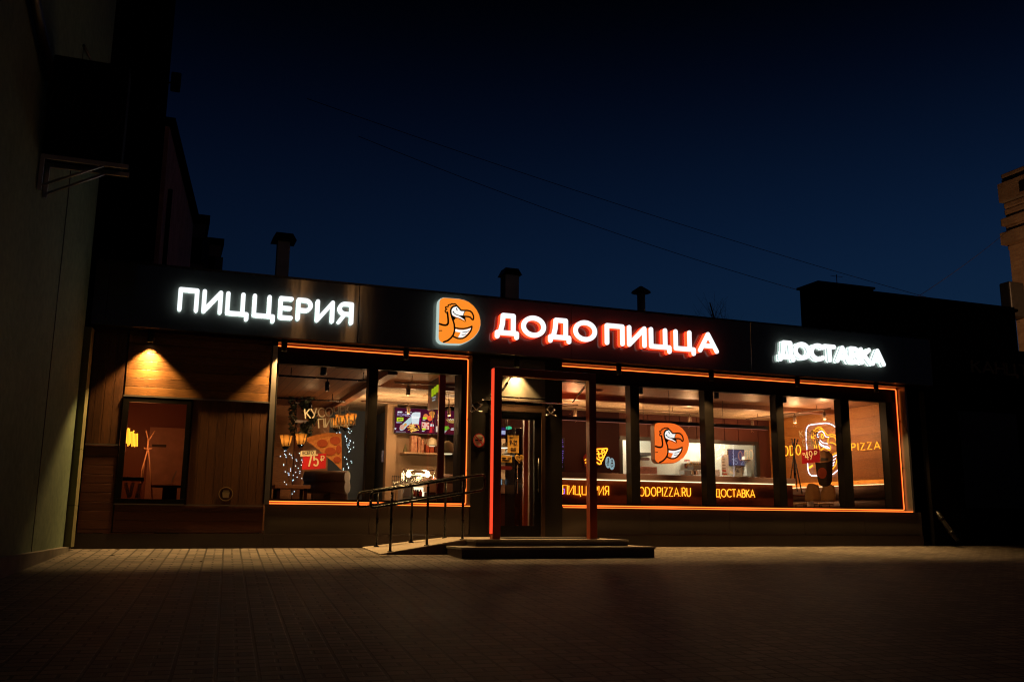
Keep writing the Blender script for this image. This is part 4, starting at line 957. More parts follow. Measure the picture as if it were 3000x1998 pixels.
kbox('socket', 'white wall socket right of the kitchen screen', 'socket', (1150, 1035), (1220, 1105), cKit, M_WHITE, KY - .03, .04)
a, b_ = W(*cKit((605, 1235)), 5.6), W(*cKit((715, 745)), 5.6); b2 = W(*cKit((770, 1235)), 5.6)
rl = thing('receipt_strip', 'long white printed receipt hanging in the serving hatch', 'receipt', (a.x, 5.6, a.z))
obj('paper', MB().box(a.x, b_.x + .06, 5.6, 5.606, a.z, b_.z), M_WHITE, rl)
mb = MB(); random.seed(3)
for k_ in range(9):
    zz = b_.z - .06 - k_ * .075; mb.box(a.x + .02, a.x + .05 + random.random() * .12, 5.594, 5.598, zz, zz + .012)
obj('print', mb, M_INK, rl)
obj('red_print', MB().box(a.x + .02, a.x + .14, 5.594, 5.598, a.z + .1, a.z + .14).box(a.x + .02, a.x + .16, 5.594, 5.598, a.z + .02, a.z + .05), M_RED, rl)
kbox('white_carton', 'plain white carton behind the hatch left of the receipt', 'box', (432, 1250), (555, 1090), cKit, M_WHITE, 5.55, .25)
kbox('small_box', 'small white box on the bracket right of the kitchen screen', 'box', (1150, 865), (1215, 785), cKit, M_WHITE, KY - .25, .2)
a, b_ = W(*cKit((1140, 885)), KY - .3), W(*cKit((1290, 868)), KY - .3)
tag(obj('wall_bracket', MB().box(a.x, b_.x, KY - .3, KY, a.z, b_.z), M_PANELDK), 'dark bracket shelf right of the kitchen screen', 'shelf')
kbox('wall_pipe_casing', 'grey white upright casing at the right end of the hatch', 'casing', (1200, 1250), (1290, 910), cKit, plain('casing_white', (.5, .5, .44), .5), KY - .2, .2)
kbox('poster', 'small brown red poster beside the hanging bird sign', 'poster', (990, 1185), (1115, 990), cHang, plain('poster_print', (.22, .06, .045), .5, 0, .4, 25), KY - .04, .02)
kbox('kitchen_shelf', 'white shelf on the kitchen wall right of the hanging bird sign', 'shelf', (1112, 1065), (1450, 1030), cHang, M_WHITE, KY - .4, .4)
kbox('shelf_box', 'dark box under the white kitchen shelf', 'box', (1190, 1212), (1450, 1078), cHang, plain('dark_plastic', (.1, .1, .1), .5), KY - .35, .3)
for i_, (u0, u1, mt) in enumerate(((1150, 1195, M_TAN), (1200, 1235, M_INK), (1240, 1288, M_CHROME), (1295, 1400, M_WHITE))):
    kbox('folder', ('tan folder', 'black folder', 'grey metal file', 'broad white file')[i_] + ' standing at the bottom right of the hanging sign pane', 'folder', (u0, 1335), (u1, 1240 - i_ * 3), cHang, mt, 5.6, .2, 'folders behind the hatch')
kbox('label_printer', 'low grey printer at the bottom of the hatch', 'printer', (980, 1335), (1148, 1235), cHang, plain('printer_grey', (.28, .27, .25), .4), 5.62, .25)
kbox('tray_screen', 'pink tinted tablet standing behind the bar', 'tablet', (-60, 1312), (355, 1158), cHang, plain('pink_tablet', (.75, .35, .3), .3), 5.4, .03)
a, b_ = W(*cHang((-80, 1000)), KY - .05), W(*cHang((195, 945)), KY - .05)
tag(obj('pill_sign', MB().flat(capsules([[(a.x, (a.z + b_.z) / 2), (b_.x - .05, (a.z + b_.z) / 2)]], b_.z - a.z), flatY(KY - .05), 0, -.02), plain('maroon_sign', (.12, .03, .035), .3)), 'maroon pill shaped sign on the kitchen wall', 'sign')
kbox('kitchen_rack', 'dark rack with cutlery on the kitchen wall behind the hanging sign', 'rack', (-100, 890), (215, 830), cHang, plain('rack_grey', (.12, .12, .12), .4), KY - .3, .3)
# neon bird on the oak side wall
SX = 15.02
def nw(L): return [WX(*cNeon(q), SX) for q in L]
def smooth(L, n=4):
    out = []
    for i in range(len(L) - 1):
        p0_, p1_, p2_, p3_ = L[max(i - 1, 0)], L[i], L[i + 1], L[min(i + 2, len(L) - 1)]
        for k_ in range(n):
            t_ = k_ / n
            out.append(tuple(.5 * (2 * p1_[j] + (p2_[j] - p0_[j]) * t_ + (2 * p0_[j] - 5 * p1_[j] + 4 * p2_[j] - p3_[j]) * t_ * t_ + (3 * p1_[j] - p0_[j] - 3 * p2_[j] + p3_[j]) * t_ ** 3) for j in (0, 1)))
    out.append(L[-1]); return out
t = thing('neon_bird', 'neon outline of a bird head inside a rounded D on the oak side wall', 'neon sign', tuple(WX(*cNeon((800, 600)), SX)))
obj('white_outline', MB().tube(nw(smooth([(995, 275), (930, 232), (870, 210), (815, 207), (740, 215), (600, 232), (555, 260), (533, 320), (533, 420), (540, 560), (548, 700), (555, 830), (562, 920), (580, 975), (615, 1008), (680, 1010), (800, 1010), (930, 990), (980, 955), (1025, 910), (1090, 780), (1110, 640), (1090, 450), (1050, 340), (995, 275)])), .013, 6), E_NEONW, t)
for L in ([(640, 460), (615, 430), (620, 390), (640, 370), (625, 345), (640, 320), (675, 315), (680, 290), (720, 270), (750, 268), (775, 290), (800, 320), (840, 370), (870, 390), (930, 375), (990, 400)],
          [(660, 440), (635, 425), (650, 395), (675, 395)], [(670, 345), (690, 320), (715, 325)], [(725, 300), (755, 290), (775, 312)],
          [(650, 480), (665, 590)], [(680, 470), (692, 590)], [(720, 520), (745, 615)], [(760, 620), (800, 590), (850, 600), (885, 620), (905, 600), (900, 550)], [(885, 415), (865, 470), (868, 520)],
          [(895, 505), (950, 510), (1000, 550), (1040, 560)], [(900, 410), (960, 415), (990, 460), (1000, 520)], [(770, 370), (765, 410), (785, 440), (800, 410), (780, 370)],
          [(940, 690), (1005, 655)], [(1010, 740), (985, 840), (935, 910)], [(568, 882), (600, 868), (630, 845)], [(572, 895), (608, 880), (632, 855)]):
    obj('amber_line', MB().tube(nw(smooth(L, 3)), .0115, 6), E_NEONY, t)
for L in ([(730, 400), (712, 425), (705, 390), (720, 350), (760, 330), (795, 345), (830, 410), (880, 420)], [(722, 480), (745, 515), (800, 552), (850, 562), (890, 592), (850, 585), (780, 560), (735, 525), (715, 470)], [(745, 470), (790, 505), (860, 520)],
          [(945, 720), (1000, 690)], [(940, 775), (985, 745)], [(940, 820), (970, 795)], [(935, 860), (958, 838)]):
    obj('white_line', MB().tube(nw(smooth(L, 3)), .010, 6), E_NEONW, t)
def side_text(text, A, D_, H, label):
    P0, P1 = WX(*cNeon(A), SX), WX(*cNeon(D_), SX)
    t = thing('neon_sign', label, 'neon sign', tuple(P0), 'amber neon words')
    ax = (P1 - P0).normalized()
    for strokes in layout(text, H, .03, (P1 - P0).length, .42):
        mb = MB()
        for s0 in strokes: mb.tube([P0 + ax * q[0] + Vector((0, 0, q[1])) for q in s0], .011, 6)
        obj('letter_tube', mb, E_NEONY, t)
P_ = WX(*cNeon((1215, 635)), SX); P2_ = WX(*cNeon((1222, 510)), SX)
side_text('PIZZA', (1225, 635), (1672, 605), P2_.z - P_.z, 'amber neon word PIZZA right of the neon bird')
side_text('DODO', (100, 722), (455, 694), .27, 'amber neon word DODO left of the neon bird')
# bench with led line
lf_, ln_ = WX(2315, 1423, 15.0), WX(2589, 1417, 15.0)
bn = thing('bench_sofa', 'long brown leather bench with rolled back along the oak side wall', 'bench', (14.6, 2.6, .16))
obj('ledge', MB().box(14.93, 15.075, .55, 5.0, 1.40, 1.46), M_IWALL, bn)
obj('led_line', MB().box(14.96, 14.985, .6, 4.9, 1.29, 1.305), E_LED, bn)
for z_, r_ in ((1.12, .155), (.83, .14)): obj('back_roll', MB().tube([(14.86, .58, z_), (14.86, 4.95, z_)], r_, 18), M_LEATH, bn)
obj('seat', MB().box(14.3, 14.95, .58, 4.95, .45, .66, .05), M_LEATH, bn)
obj('base', MB().box(14.4, 14.95, .6, 4.93, .16, .44), M_PANELDK, bn)
lamp('led_wash', 'AREA', (14.95, 2.7, 1.32), 15, (1, .52, .12), bn, shape='RECTANGLE', size=.03, size_y=4.2, rot=(PI, math.radians(20), 0))
# table and shell chairs
def chair(loc, label, group):
    x, y, z = loc
    t = thing('shell_chair', label, 'chair', loc, group)
    mb = MB(); n, m_ = 9, 7; g_ = []
    for i in range(n):
        a_ = -1 + 2 * i / (n - 1); row = []
        for j in range(m_):
            b__ = j / (m_ - 1); row.append(mb.bm.verts.new((x + a_ * .21 * (1 - .25 * b__ ** 3), y - .2 + .06 * a_ * a_ * -1 - .05 * b__, z + .5 + .4 * b__ - .05 * a_ * a_ * b__)))
        g_.append(row)
    for i in range(n - 1):
        for j in range(m_ - 1):
            f_ = mb.bm.faces.new((g_[i][j], g_[i + 1][j], g_[i + 1][j + 1], g_[i][j + 1])); f_.smooth = True
    bmesh.ops.solidify(mb.bm, geom=mb.bm.faces[:], thickness=.015)
    obj('backrest', mb, M_SHELL, t)
    obj('seat', MB().box(x - .2, x + .2, y - .2, y + .22, z + .43, z + .47, .015), M_SHELL, t)
    for dx in (-.17, .17):
        for dy in (-.17, .18): obj('leg', MB().tube([(x + dx * .8, y + dy * .8, z + .43), (x + dx, y + dy, z)], .012, 6), M_BLACKM, t)
    return t
pc = W(*z6((1002, 1080)), 2.1)
ch = chair((pc.x, 2.1, .42), 'light wooden shell chair nearer the bar end by the bench', 'wooden shell chairs')
pc2 = W(*z6((1130, 1085)), 2.1); dup(ch, (pc2.x, 2.1, .42), 'light wooden shell chair right of its twin under the coffee cup sticker')
tb = thing('cafe_table', 'small dark cafe table beside the shell chairs and bench', 'table', (13.6, 2.75, .16))
tz = W(*z6((1200, 1042)), 2.75).z
obj('table_top', MB().box(12.6, 14.2, 2.45, 3.05, tz - .035, tz, .006), M_PANEL, tb)
obj('leg', MB().tube([(13.4, 2.75, tz - .03), (13.4, 2.75, .17)], .035, 10).lathe((13.4, 2.75, .16), [(.25, 0), (.25, .02), (.03, .03)], 20), M_BLACKM, tb)
q = W(*z6((1058, 1112)), 1.8)
tag(obj('napkin_box', MB().box(q.x - .06, q.x + .06, 1.8, 1.88, q.z - .07, q.z + .07, .005), M_WHITE), 'small white napkin box in front of the shell chairs', 'napkin box')
# coat stand
def coat_stand(fn, Y, paths, label, mat, rad=.012):
    P = [[fn(q, Y) for q in L] for L in paths]
    t = thing('coat_stand', label, 'coat stand', tuple(P[0][-1]), 'coat stands')
    for i, L in enumerate(P): obj('pole' if i == 0 else 'leg_rod' if i < 4 else 'hook', MB().tube(L, rad * (1.5 if i == 0 else 1), 8), mat, t)
coat_stand(lambda q, Y: W(*cNeon(q), Y), 3.3, [[(355, 440), (345, 640), (358, 1100)], [(345, 680), (290, 1080)], [(350, 720), (395, 1250)], [(355, 720), (470, 1290)], [(345, 640), (312, 440)], [(345, 640), (410, 450)]], 'thin dark tripod coat stand in front of the neon bird', M_BLACKM, .014)

# ================================================================== INTERIOR, LEFT HAND ROOM
# post with greenery, collars
pa, pb = W(869, 1200, 5.2), W(894, 1200, 5.2)
col = thing('timber_column', 'dark timber column wrapped in greenery and fairy lights', 'column', ((pa.x + pb.x) / 2, 5.2, .16))
obj('shaft', MB().box(pa.x, pb.x, 5.2, 5.2 + pb.x - pa.x, .16, CZ - .02), M_BEAM, col)
for v in (612, 770):
    z_ = W(*z3((400, v)), 5.2).z; obj('collar', MB().box(pa.x - .05, pb.x + .05, 5.15, 5.25 + pb.x - pa.x, z_ - .03, z_ + .03), M_ZINC, col)
mb = MB(); random.seed(11)
for k_ in range(700):
    v = random.uniform(520, 900); u = 470 + 38 * math.sin(v / 36) + random.gauss(0, 24)
    if random.random() < .25: u = random.uniform(295, 360)
    p = W(*z3((u, v)), 5.1 + random.uniform(-.12, .2)); s_ = random.uniform(.035, .075)
    A = Vector((random.uniform(-1, 1), random.uniform(-1, 1), random.uniform(-1, 1))).normalized() * s_; D_ = A.orthogonal().normalized() * s_ * .5
    mb.bm.faces.new([mb.bm.verts.new(p + q) for q in (A, D_, -A, -D_)])
obj('garland', mb, M_GREEN, col, fix=False)
def lantern(loc, label, sz=.14):
    x, y, z = loc
    t = thing('wall_lantern', label, 'lantern', loc, 'glowing lanterns in the left hand room')
    prof = [(sz * .55, -sz * .9), (sz * .95, sz * .75)]
    mb = MB(); n = 6
    for k_ in range(n):
        a0, a1 = 2 * PI * (k_ + .06) / n, 2 * PI * (k_ + .94) / n
        vs = [mb.bm.verts.new((x + r_ * math.cos(a_), y + r_ * math.sin(a_), z + h_)) for (r_, h_), a_ in ((prof[0], a0), (prof[0], a1), (prof[1], a1), (prof[1], a0))]
        mb.bm.faces.new(vs)
    obj('shade', mb, E_SHADE, t)
    mb = MB()
    for k_ in range(n):
        a_ = 2 * PI * k_ / n; mb.tube([(x + prof[0][0] * math.cos(a_), y + prof[0][0] * math.sin(a_), z + prof[0][1]), (x + prof[1][0] * math.cos(a_), y + prof[1][0] * math.sin(a_), z + prof[1][1])], .007, 5)
    mb.lathe((x, y, z - sz * .9), [(.02, -.08), (sz * .5, -.03), (sz * .58, 0)], 12)
    obj('frame', mb, M_BLACKM, t)
    obj('bulb', MB().lathe((x, y, z), [(.01, -.05), (.035, -.02), (.035, .03), (.01, .05)], 10), E_BULB, t)
    lamp('lantern_light', 'POINT', (x, y, z + .02), 3.2, (1, .5, .15), t, .05)
    return t
ln0 = None
for (u, v, y, lb) in (((265), 935, 4.4, 'glowing lantern left of the timber column'), (397, 920, 5.05, 'small glowing lantern on the timber column'), (710, 778, 5.6, 'leftmost lantern of the cluster before the blue wall'),
        (748, 752, 5.2, 'second lantern from the left in the cluster before the blue wall'), (790, 772, 5.4, 'third lantern in the cluster before the blue wall'), (838, 742, 4.6, 'largest right lantern of the cluster before the blue wall')):
    p = W(*z3((u, v)), y)
    if ln0 is None: ln0 = lantern(tuple(p), lb)
    else: dup(ln0, tuple(p), lb)
def fairy(pts, Y, label, n, sd):
    random.seed(sd)
    P = [W(*z3(q), Y) for q in pts]
    t = thing('fairy_lights', label, 'fairy lights', tuple(P[0]), 'hanging fairy light strings')
    obj('wire', MB().tube(P, .004, 5), M_BLACK, t)
    cum = [0]
    for a_, c_ in zip(P, P[1:]): cum.append(cum[-1] + (c_ - a_).length)
    base = None
    for k_ in range(n):
        d_ = cum[-1] * random.random()
        i = max(j for j in range(len(P) - 1) if cum[j] <= d_)
        p = P[i].lerp(P[i + 1], (d_ - cum[i]) / (cum[i + 1] - cum[i])) + Vector((random.gauss(0, .055), random.gauss(0, .03), random.gauss(0, .04)))
        if base is None:
            base = obj('bulb', MB().lathe(p, [(.003, -.009), (.0085, 0), (.003, .009)], 6), E_FAIRY, t); bp0 = p
        else:
            c_ = base.copy(); C.objects.link(c_); c_.parent = t; c_.location = p - bp0
fairy([(265, 1000), (272, 1060), (268, 1130), (285, 1220), (300, 1330), (312, 1395)], 4.4, 'string of fairy lights below the leftmost lantern', 27, 1)
fairy([(397, 970), (385, 1080), (370, 1180), (352, 1300)], 5.0, 'string of fairy lights below the lantern on the column', 18, 2)
fairy([(722, 830), (730, 870), (812, 880), (825, 960), (800, 1060), (770, 1200), (735, 1300), (750, 1380), (765, 1460)], 5.3, 'long string of fairy lights below the left of the lantern cluster', 30, 3)
fairy([(838, 820), (808, 890), (812, 910), (820, 1010), (800, 1140), (790, 1240), (775, 1330)], 4.8, 'string of fairy lights below the largest lantern', 26, 4)
# rolled bench in left room
sf = thing('roll_sofa', 'tan leather sofa with rolled cushions seen end on before the blue wall', 'sofa', tuple(W(*z3((760, 1460)), 3.9)))
sb = W(*z3((812, 1270)), 3.6)
rr = .13
for v in (1258, 1345):
    c_ = W(*z3((808, v)), 3.6); c2 = W(*z3((700, v)), 3.6)
    obj('cushion_roll', MB().tube([(c2.x - .5, 4.2, c_.z), (c_.x, 3.6, c_.z)], rr, 20), M_LEATHD, sf)
obj('seat', MB().box(W(*z3((640, 1400)), 3.9).x, W(*z3((800, 1400)), 3.9).x, 3.75, 4.6, .45, W(*z3((700, 1390)), 3.9).z, .04), M_LEATH, sf)
obj('base', MB().box(W(*z3((650, 1400)), 3.9).x, W(*z3((790, 1400)), 3.9).x, 3.8, 4.55, .16, .44), M_PANELDK, sf)
hb = W(*z3((640, 1060)), 4.4); hb2 = W(*z3((500, 1460)), 4.4)
hs = thing('high_back_seat', 'dark brown high backed seat behind the price sticker', 'seat', (hb.x, 4.4, .16))
obj('backrest', MB().box(W(*z3((505, 1200)), 4.4).x, W(*z3((665, 1200)), 4.4).x, 4.4, 4.55, .16, W(*z3((600, 1235)), 4.4).z, .03), M_LEATH, hs)
obj('seat', MB().box(W(*z3((505, 1200)), 4.4).x, W(*z3((665, 1200)), 4.4).x, 4.56, 5.0, .4, .6, .03), M_LEATH, hs)
a, b_ = W(*z3((165, 1345)), 2.4), W(*z3((482, 1330)), 2.4)
tt2 = thing('wooden_table', 'plain wooden table edge at the left of the lantern room', 'table', (a.x, 2.4, .16))
obj('table_top', MB().box(a.x, b_.x, 2.4, 3.1, a.z - .02, b_.z, .004), M_IWALLX, tt2)
for x in (a.x + .08, b_.x - .08):
    for y in (2.48, 3.02): obj('leg', MB().box(x - .03, x + .03, y - .03, y + .03, .16, a.z - .022), M_PANELDK, tt2)
# door edge on blue partition
tag(obj('poster', MB().box(W(1117, 1340, 5.98).x, W(1126, 1340, 5.98).x, 5.95, 5.98, W(1117, 1353, 5.95).z, W(1117, 1319, 5.95).z), plain('poster_blue', (.12, .14, .3), .4, 0, .6, 30)), 'narrow dark blue framed poster on the partition beside the tan pillar', 'poster')
a, b_ = W(1094, 1420, 6.6), W(1101, 1275, 6.6)
tag(obj('inner_door_leaf', MB().box(a.x, b_.x, 6.6, 7.3, .16, W(1098, 1285, 6.6).z), plain('grey_blue_door', (.3, .36, .42), .5)), 'pale grey blue door leaf standing open by the partition', 'door')
# order area
def screen(P, Q, Y, label, ):
    a, b_ = W(*cTv(P), Y), W(*cTv(Q), Y)
    t = thing('menu_screen', label, 'screen', (a.x, Y, a.z), 'screens')
    obj('casing', MB().box(a.x - .02, b_.x + .02, Y + .006, Y + .06, a.z - .02, b_.z + .02, .005), M_BLACK, t)
    obj('display', MB().box(a.x, b_.x, Y, Y + .005, a.z, b_.z), glow('maroon_display', (.06, .004, .02), 1.0), t)
    return t
SY = 5.6
ms = screen((228, 838), (1262, 262), SY, 'wide menu screen showing a combo meal with fries and a cup')
def sp_poly(name, polys, mat, dd=.003, parent=ms):
    return obj(name, MB().flat([[pix(cTv, SY)(q) for q in p] for p in polys], flatY(SY), dd + .001, dd), mat, parent)
sp_poly('magenta_glow', [[(520, 560), (700, 380), (900, 300), (900, 640), (700, 700), (540, 700)]], glow('magenta_display', (.22, .0, .07), 1.0), .001)
sp_poly('cup', [[(650, 400), (690, 340), (760, 325), (885, 330), (882, 460), (862, 470), (838, 640), (672, 640), (660, 500)]], glow('cup_display', (.72, .8, .82), 1.0))
sp_poly('cup_rim', [[(655, 420), (860, 440), (855, 480), (660, 500)]], glow('cup_rim_display', (.95, .97, .97), 1.0), .0055)
sp_poly('wrap', [[(355, 720), (450, 610), (640, 440), (672, 480), (660, 600), (560, 670), (470, 770), (400, 800), (360, 780)]], glow('wrap_display', (.5, .65, .68), 1.0), .0025)
sp_poly('wrap_filling', [ell(420, 710, 62, 68, 20)], glow('filling_display', (.7, .36, .26), 1.0), .006)
sp_poly('wrap_bread', [[(455, 640), (500, 600), (540, 620), (530, 670), (480, 700)]], glow('bread_display', (.75, .36, .08), 1.0), .006)
random.seed(5); polys = []
for k_ in range(46):
    u, v = random.uniform(590, 850), random.uniform(610, 815)
    if abs(u - 715) / 150 + abs(v - 715) / 120 > 1.1: continue
    a_ = random.uniform(0, PI); l_ = random.uniform(35, 60)
    polys.append(thick([(u - math.cos(a_) * l_, v - math.sin(a_) * l_ * .6), (u + math.cos(a_) * l_, v + math.sin(a_) * l_ * .6)], 17)[0])
for i_, cl in ((0, (.95, .5, .06)), (1, (.75, .28, .02)), (2, (1, .62, .16))):
    sp_poly('fries', polys[i_::3], glow('fries_display_' + 'abc'[i_], cl, 1.0), .008 + .002 * i_)
sp_poly('price_tag', [[(284, 462), (452, 462), (448, 548), (280, 556)]], glow('lime_display', (.55, .8, .02), 1.0))
sp_poly('price_tag', [[(945, 455), (1045, 455), (1040, 500), (945, 502)], [(925, 738), (1020, 738), (1015, 780), (925, 782)]], glow('lime_display_small', (.55, .8, .02), 1.0), .012)
def sc_text(txt, A, D_, H, wd, mat, dd): decal_text(txt, W(*cTv(A), SY), W(*cTv(D_), SY), H, wd, mat, ms, 'lettering', .001, .24, dd)
PXM = W(*cTv((228, 500)), SY).z - W(*cTv((228, 600)), SY).z
sc_text('КОМБО', (290, 420), (640, 440), PXM * .72, .012, glow('lilac_letters', (.35, .28, .5), 1.0), .004)
sc_text('ДОДО', (298, 338), (425, 340), PXM * .34, .012, glow('white_letters', (.9, .95, 1), 1.0), .004)
sc_text('269₽', (305, 535), (435, 528), PXM * .52, .010, M_INK, .0055)
for u, v, rx, ry, cl in ((1020, 440, 62, 72, (.8, .2, .06)), (1130, 480, 70, 70, (.85, .12, .04)), (1180, 360, 78, 60, (.6, .22, .04)), (1195, 440, 40, 40, (.85, .35, .05))):
    sp_poly('pastry', [ell(u, v, rx, ry, 20)], glow('pastry_display_%d' % u, cl, 1.0), .006 + u * 1e-6 * 2)
sp_poly('pizza', [[(918, 575), (1110, 590), (1105, 770), (918, 740)]], glow('pizza_display', (.85, .5, .38), 1.0), .004)
sp_poly('pizza_topping', [ell(960, 640, 26, 24, 12), ell(1045, 720, 26, 22, 12), ell(1085, 650, 22, 24, 12), ell(940, 710, 20, 22, 12), ell(1040, 590, 24, 14, 12)], glow('topping_display', (.6, .06, .04), 1.0), .0065)
sp_poly('bottle', [[(1160, 590), (1210, 590), (1225, 660), (1228, 700), (1205, 780), (1210, 850), (1110, 850), (1125, 780), (1125, 690), (1140, 640)]], glow('bottle_display', (.55, .02, .03), 1.0), .009)
sp_poly('bottle_cap', [[(1145, 620), (1225, 640), (1222, 690), (1130, 690)]], glow('bottle_cap_display', (.7, .72, .75), 1.0), .011)
sp_poly('small_print', [[(272, 575), (420, 585), (418, 595), (272, 600)], [(262, 818), (512, 824), (512, 830), (262, 826)], [(946, 515), (1010, 518), (1010, 535), (946, 535)], [(925, 800), (990, 800), (985, 820), (925, 820)], [(225, 725), (275, 730), (255, 770), (228, 765)], [(500, 315), (665, 320), (660, 340), (500, 335)]], glow('small_print_display', (.6, .62, .75), 1.0), .0035)
ms2 = screen((1275, 880), (1800, 300), SY, 'second menu screen with a burger partly hidden behind the reddish post')
def s2(name, polys, cl, dd, k_=1.0): sp_poly(name, polys, glow(name + '_second_display', cl, k_), dd, ms2)
s2('maroon_field', [[(1300, 470), (1790, 470), (1790, 870), (1300, 870)]], (.09, .006, .012), .001)
s2('bun', [[(1530, 510), (1780, 500), (1770, 580), (1720, 612), (1600, 590)]], (.4, .24, .06), .003)
s2('topping', [ell(1600 + 28 * i_, 505 + (i_ % 2) * 18, 16, 12, 10) for i_ in range(6)], (.55, .5, .45), .006)
s2('salad', [[(1490, 690), (1600, 680), (1630, 740), (1560, 790), (1490, 790)]], (.18, .4, .02), .003)
s2('paper', [[(1490, 795), (1570, 790), (1490, 880)]], (.4, .42, .42), .003)
s2('drink', [[(1280, 690), (1330, 680), (1370, 740), (1365, 830), (1285, 830)]], (.75, .62, .5), .003)
s2('lettering', [[(1330, 380), (1378, 382), (1378, 412), (1330, 412)], [(1320, 510), (1375, 515), (1375, 545), (1320, 545)], [(1680, 730), (1765, 735), (1765, 750), (1680, 750)], [(1660, 760), (1760, 765), (1760, 785), (1660, 785)]], (.7, .7, .75), .0045)
s2('price_tag', [[(1330, 425), (1380, 425), (1380, 480), (1330, 480)]], (.5, .8, .02), .003)
# hanging green panel sign
cG = crop(1160, 1080, 9.8)
gp = thing('hanging_sign', 'dark hanging panel with three lime green blocks under the ceiling', 'sign', tuple(W(*cG((1000, 1180)), 2.2)))
A_, B_, C2_, D2_ = W(*cG((905, 1200)), 1.75), W(*cG((1270, 1120)), .95), W(*cG((1300, 200)), .95), W(*cG((935, 400)), 1.75)
C2_.z = min(C2_.z, CZ - .01); D2_.z = min(D2_.z, CZ - .01)
off = Vector((.03, .02, 0))
obj('panel', MB().hexa([A_, B_, B_ + off, A_ + off, D2_, C2_, C2_ + off, D2_ + off]), M_BLACK, gp)
def onp(u, v):
    bot, top = A_.lerp(B_, u), D2_.lerp(C2_, u)
    return bot.lerp(top, v) - Vector((.012, .012, 0))
vv = lambda y: (W(*cG((1120, y)), 1.35).z - A_.lerp(B_, .5).z) / (D2_.lerp(C2_, .5).z - A_.lerp(B_, .5).z)
for i_ in range(3):
    u0, u1 = .30 + .19 * i_, .46 + .19 * i_
    b0, b1 = vv(790 - 70 * i_ * .5), vv(560 - 50 * i_ * .5)
    obj('lime_block', MB().hexa([onp(u0, b0), onp(u1, b0), onp(u1, b0) + off * .2, onp(u0, b0) + off * .2, onp(u0, b1), onp(u1, b1), onp(u1, b1) + off * .2, onp(u0, b1) + off * .2]), glow('lime_block_glow', (.42, .55, .01), .75), gp)
mb = MB()
for u0, u1, v0, v1 in ((.38, .66, vv(850), vv(810)), (.38, .62, vv(925), vv(885))): mb.hexa([onp(u0, v0), onp(u1, v0), onp(u1, v0) + off * .2, onp(u0, v0) + off * .2, onp(u0, v1), onp(u1, v1), onp(u1, v1) + off * .2, onp(u0, v1) + off * .2])
obj('writing', mb, glow('pale_writing', (.35, .38, .38), .7), gp)
# reddish post inside
a, b_ = W(1284, 1300, .9), W(1302, 1300, .9)
tag(obj('red_post', MB().box(a.x, b_.x, .9, .97, .16, CZ - .005), M_ORPAINT), 'slim dark red post standing inside the two pane window', 'post')
# wall shelf with boxes
sh0, sh1 = W(*cCase((880, 345)), 5.7), W(*cCase((1650, 320)), 5.7)
tag(obj('wall_shelf', MB().box(sh0.x, sh1.x, 5.55, 5.99, sh0.z - .02, sh0.z + .02), M_TAN), 'wall shelf under the menu screen holding boxes', 'shelf')
def sbox(u0, u1, v0, mat, lab, name='snack_box'):
    a_, b__ = W(*cCase((u0, 318)), 5.65), W(*cCase((u1, v0)), 5.65)
    tag(obj(name, MB().box(a_.x, b__.x, 5.65, 5.85, sh0.z + .022, b__.z, .006), mat), lab, 'box', 'boxes on the wall shelf')
M_PKG = stucco('speckled_package', (.3, .03, .02), (.75, .45, .25), 16, .4, .1)
sbox(1065, 1200, -30, M_PKG, 'tallest speckled red snack pack at the left on the wall shelf', 'snack_pack')
sbox(1204, 1275, -10, M_PKG, 'middle speckled red snack pack on the wall shelf', 'snack_pack')
sbox(1279, 1345, 45, M_PKG, 'shortest speckled red snack pack on the wall shelf', 'snack_pack')
sbox(1380, 1460, 150, M_ORPAINT, 'left orange box on the wall shelf')
sbox(1466, 1565, 148, M_ORPAINT, 'wider orange box beside the other orange box')
sbox(1585, 1630, 120, M_PANEL, 'narrow brown bottle shaped pack at the right end of the shelf', 'snack_pack')
p = W(*cCase((940, 330)), 5.7)
tag(obj('cone_tree', MB().lathe((p.x, 5.72, sh0.z + .022), [(.06, 0), (.055, .03), (.005, .2)], 14), plain('dusty_green', (.16, .15, .07), .7)), 'small green cone shaped tree ornament on the wall shelf', 'ornament')
kbox('wall_paper', 'pale sheet pinned on the tan wall by the pillar', 'paper', (668, 522), (738, 355), cCase, M_CREAM, 5.97, .01)
# heated display case
CY = 4.6
a, b_ = W(*cCase((890, 1010)), CY), W(*cCase((1560, 720)), CY)
hcse = thing('heated_display', 'bright heated display case with two hot bulbs on the order counter', 'display case', (a.x, CY, a.z))
obj('frame', MB().tube([(a.x, CY, a.z - .2), (a.x, CY, b_.z)], .015, 6).tube([(b_.x, CY, a.z - .2), (b_.x, CY, b_.z)], .015, 6).tube([(a.x, CY, b_.z), (b_.x, CY, b_.z)], .015, 6).tube([(a.x + .15, CY + .3, a.z - .2), (a.x + .15, CY + .3, b_.z)], .012, 6), M_CHROME, hcse)
zt = W(*cCase((1000, 805)), CY).z
obj('lamp_bar', MB().box(a.x + .1, b_.x - .02, CY + .1, CY + .16, zt - .03, zt + .02), M_CHROME, hcse)
obj('led_line', MB().box(a.x + .12, b_.x - .03, CY + .085, CY + .099, zt - .012, zt + .004), E_LED, hcse)
for u in (1020, 1428):
    p = W(*cCase((u, 800)), CY); obj('bulb', MB().lathe((p.x, CY + .05, p.z), [(.015, .07), (.05, .03), (.06, -.02), (.025, -.065)], 14), E_HOT, hcse)
    lamp('hot_lamp', 'POINT', (p.x, CY - .05, p.z), 16, (1, .66, .3), hcse, .05)
obj('shelf_plate', MB().box(a.x + .05, b_.x - .02, CY + .02, CY + .35, a.z - .06, a.z - .04).box(a.x + .05, b_.x - .02, CY + .02, CY + .35, zt - .2, zt - .19), M_CHROME, hcse)
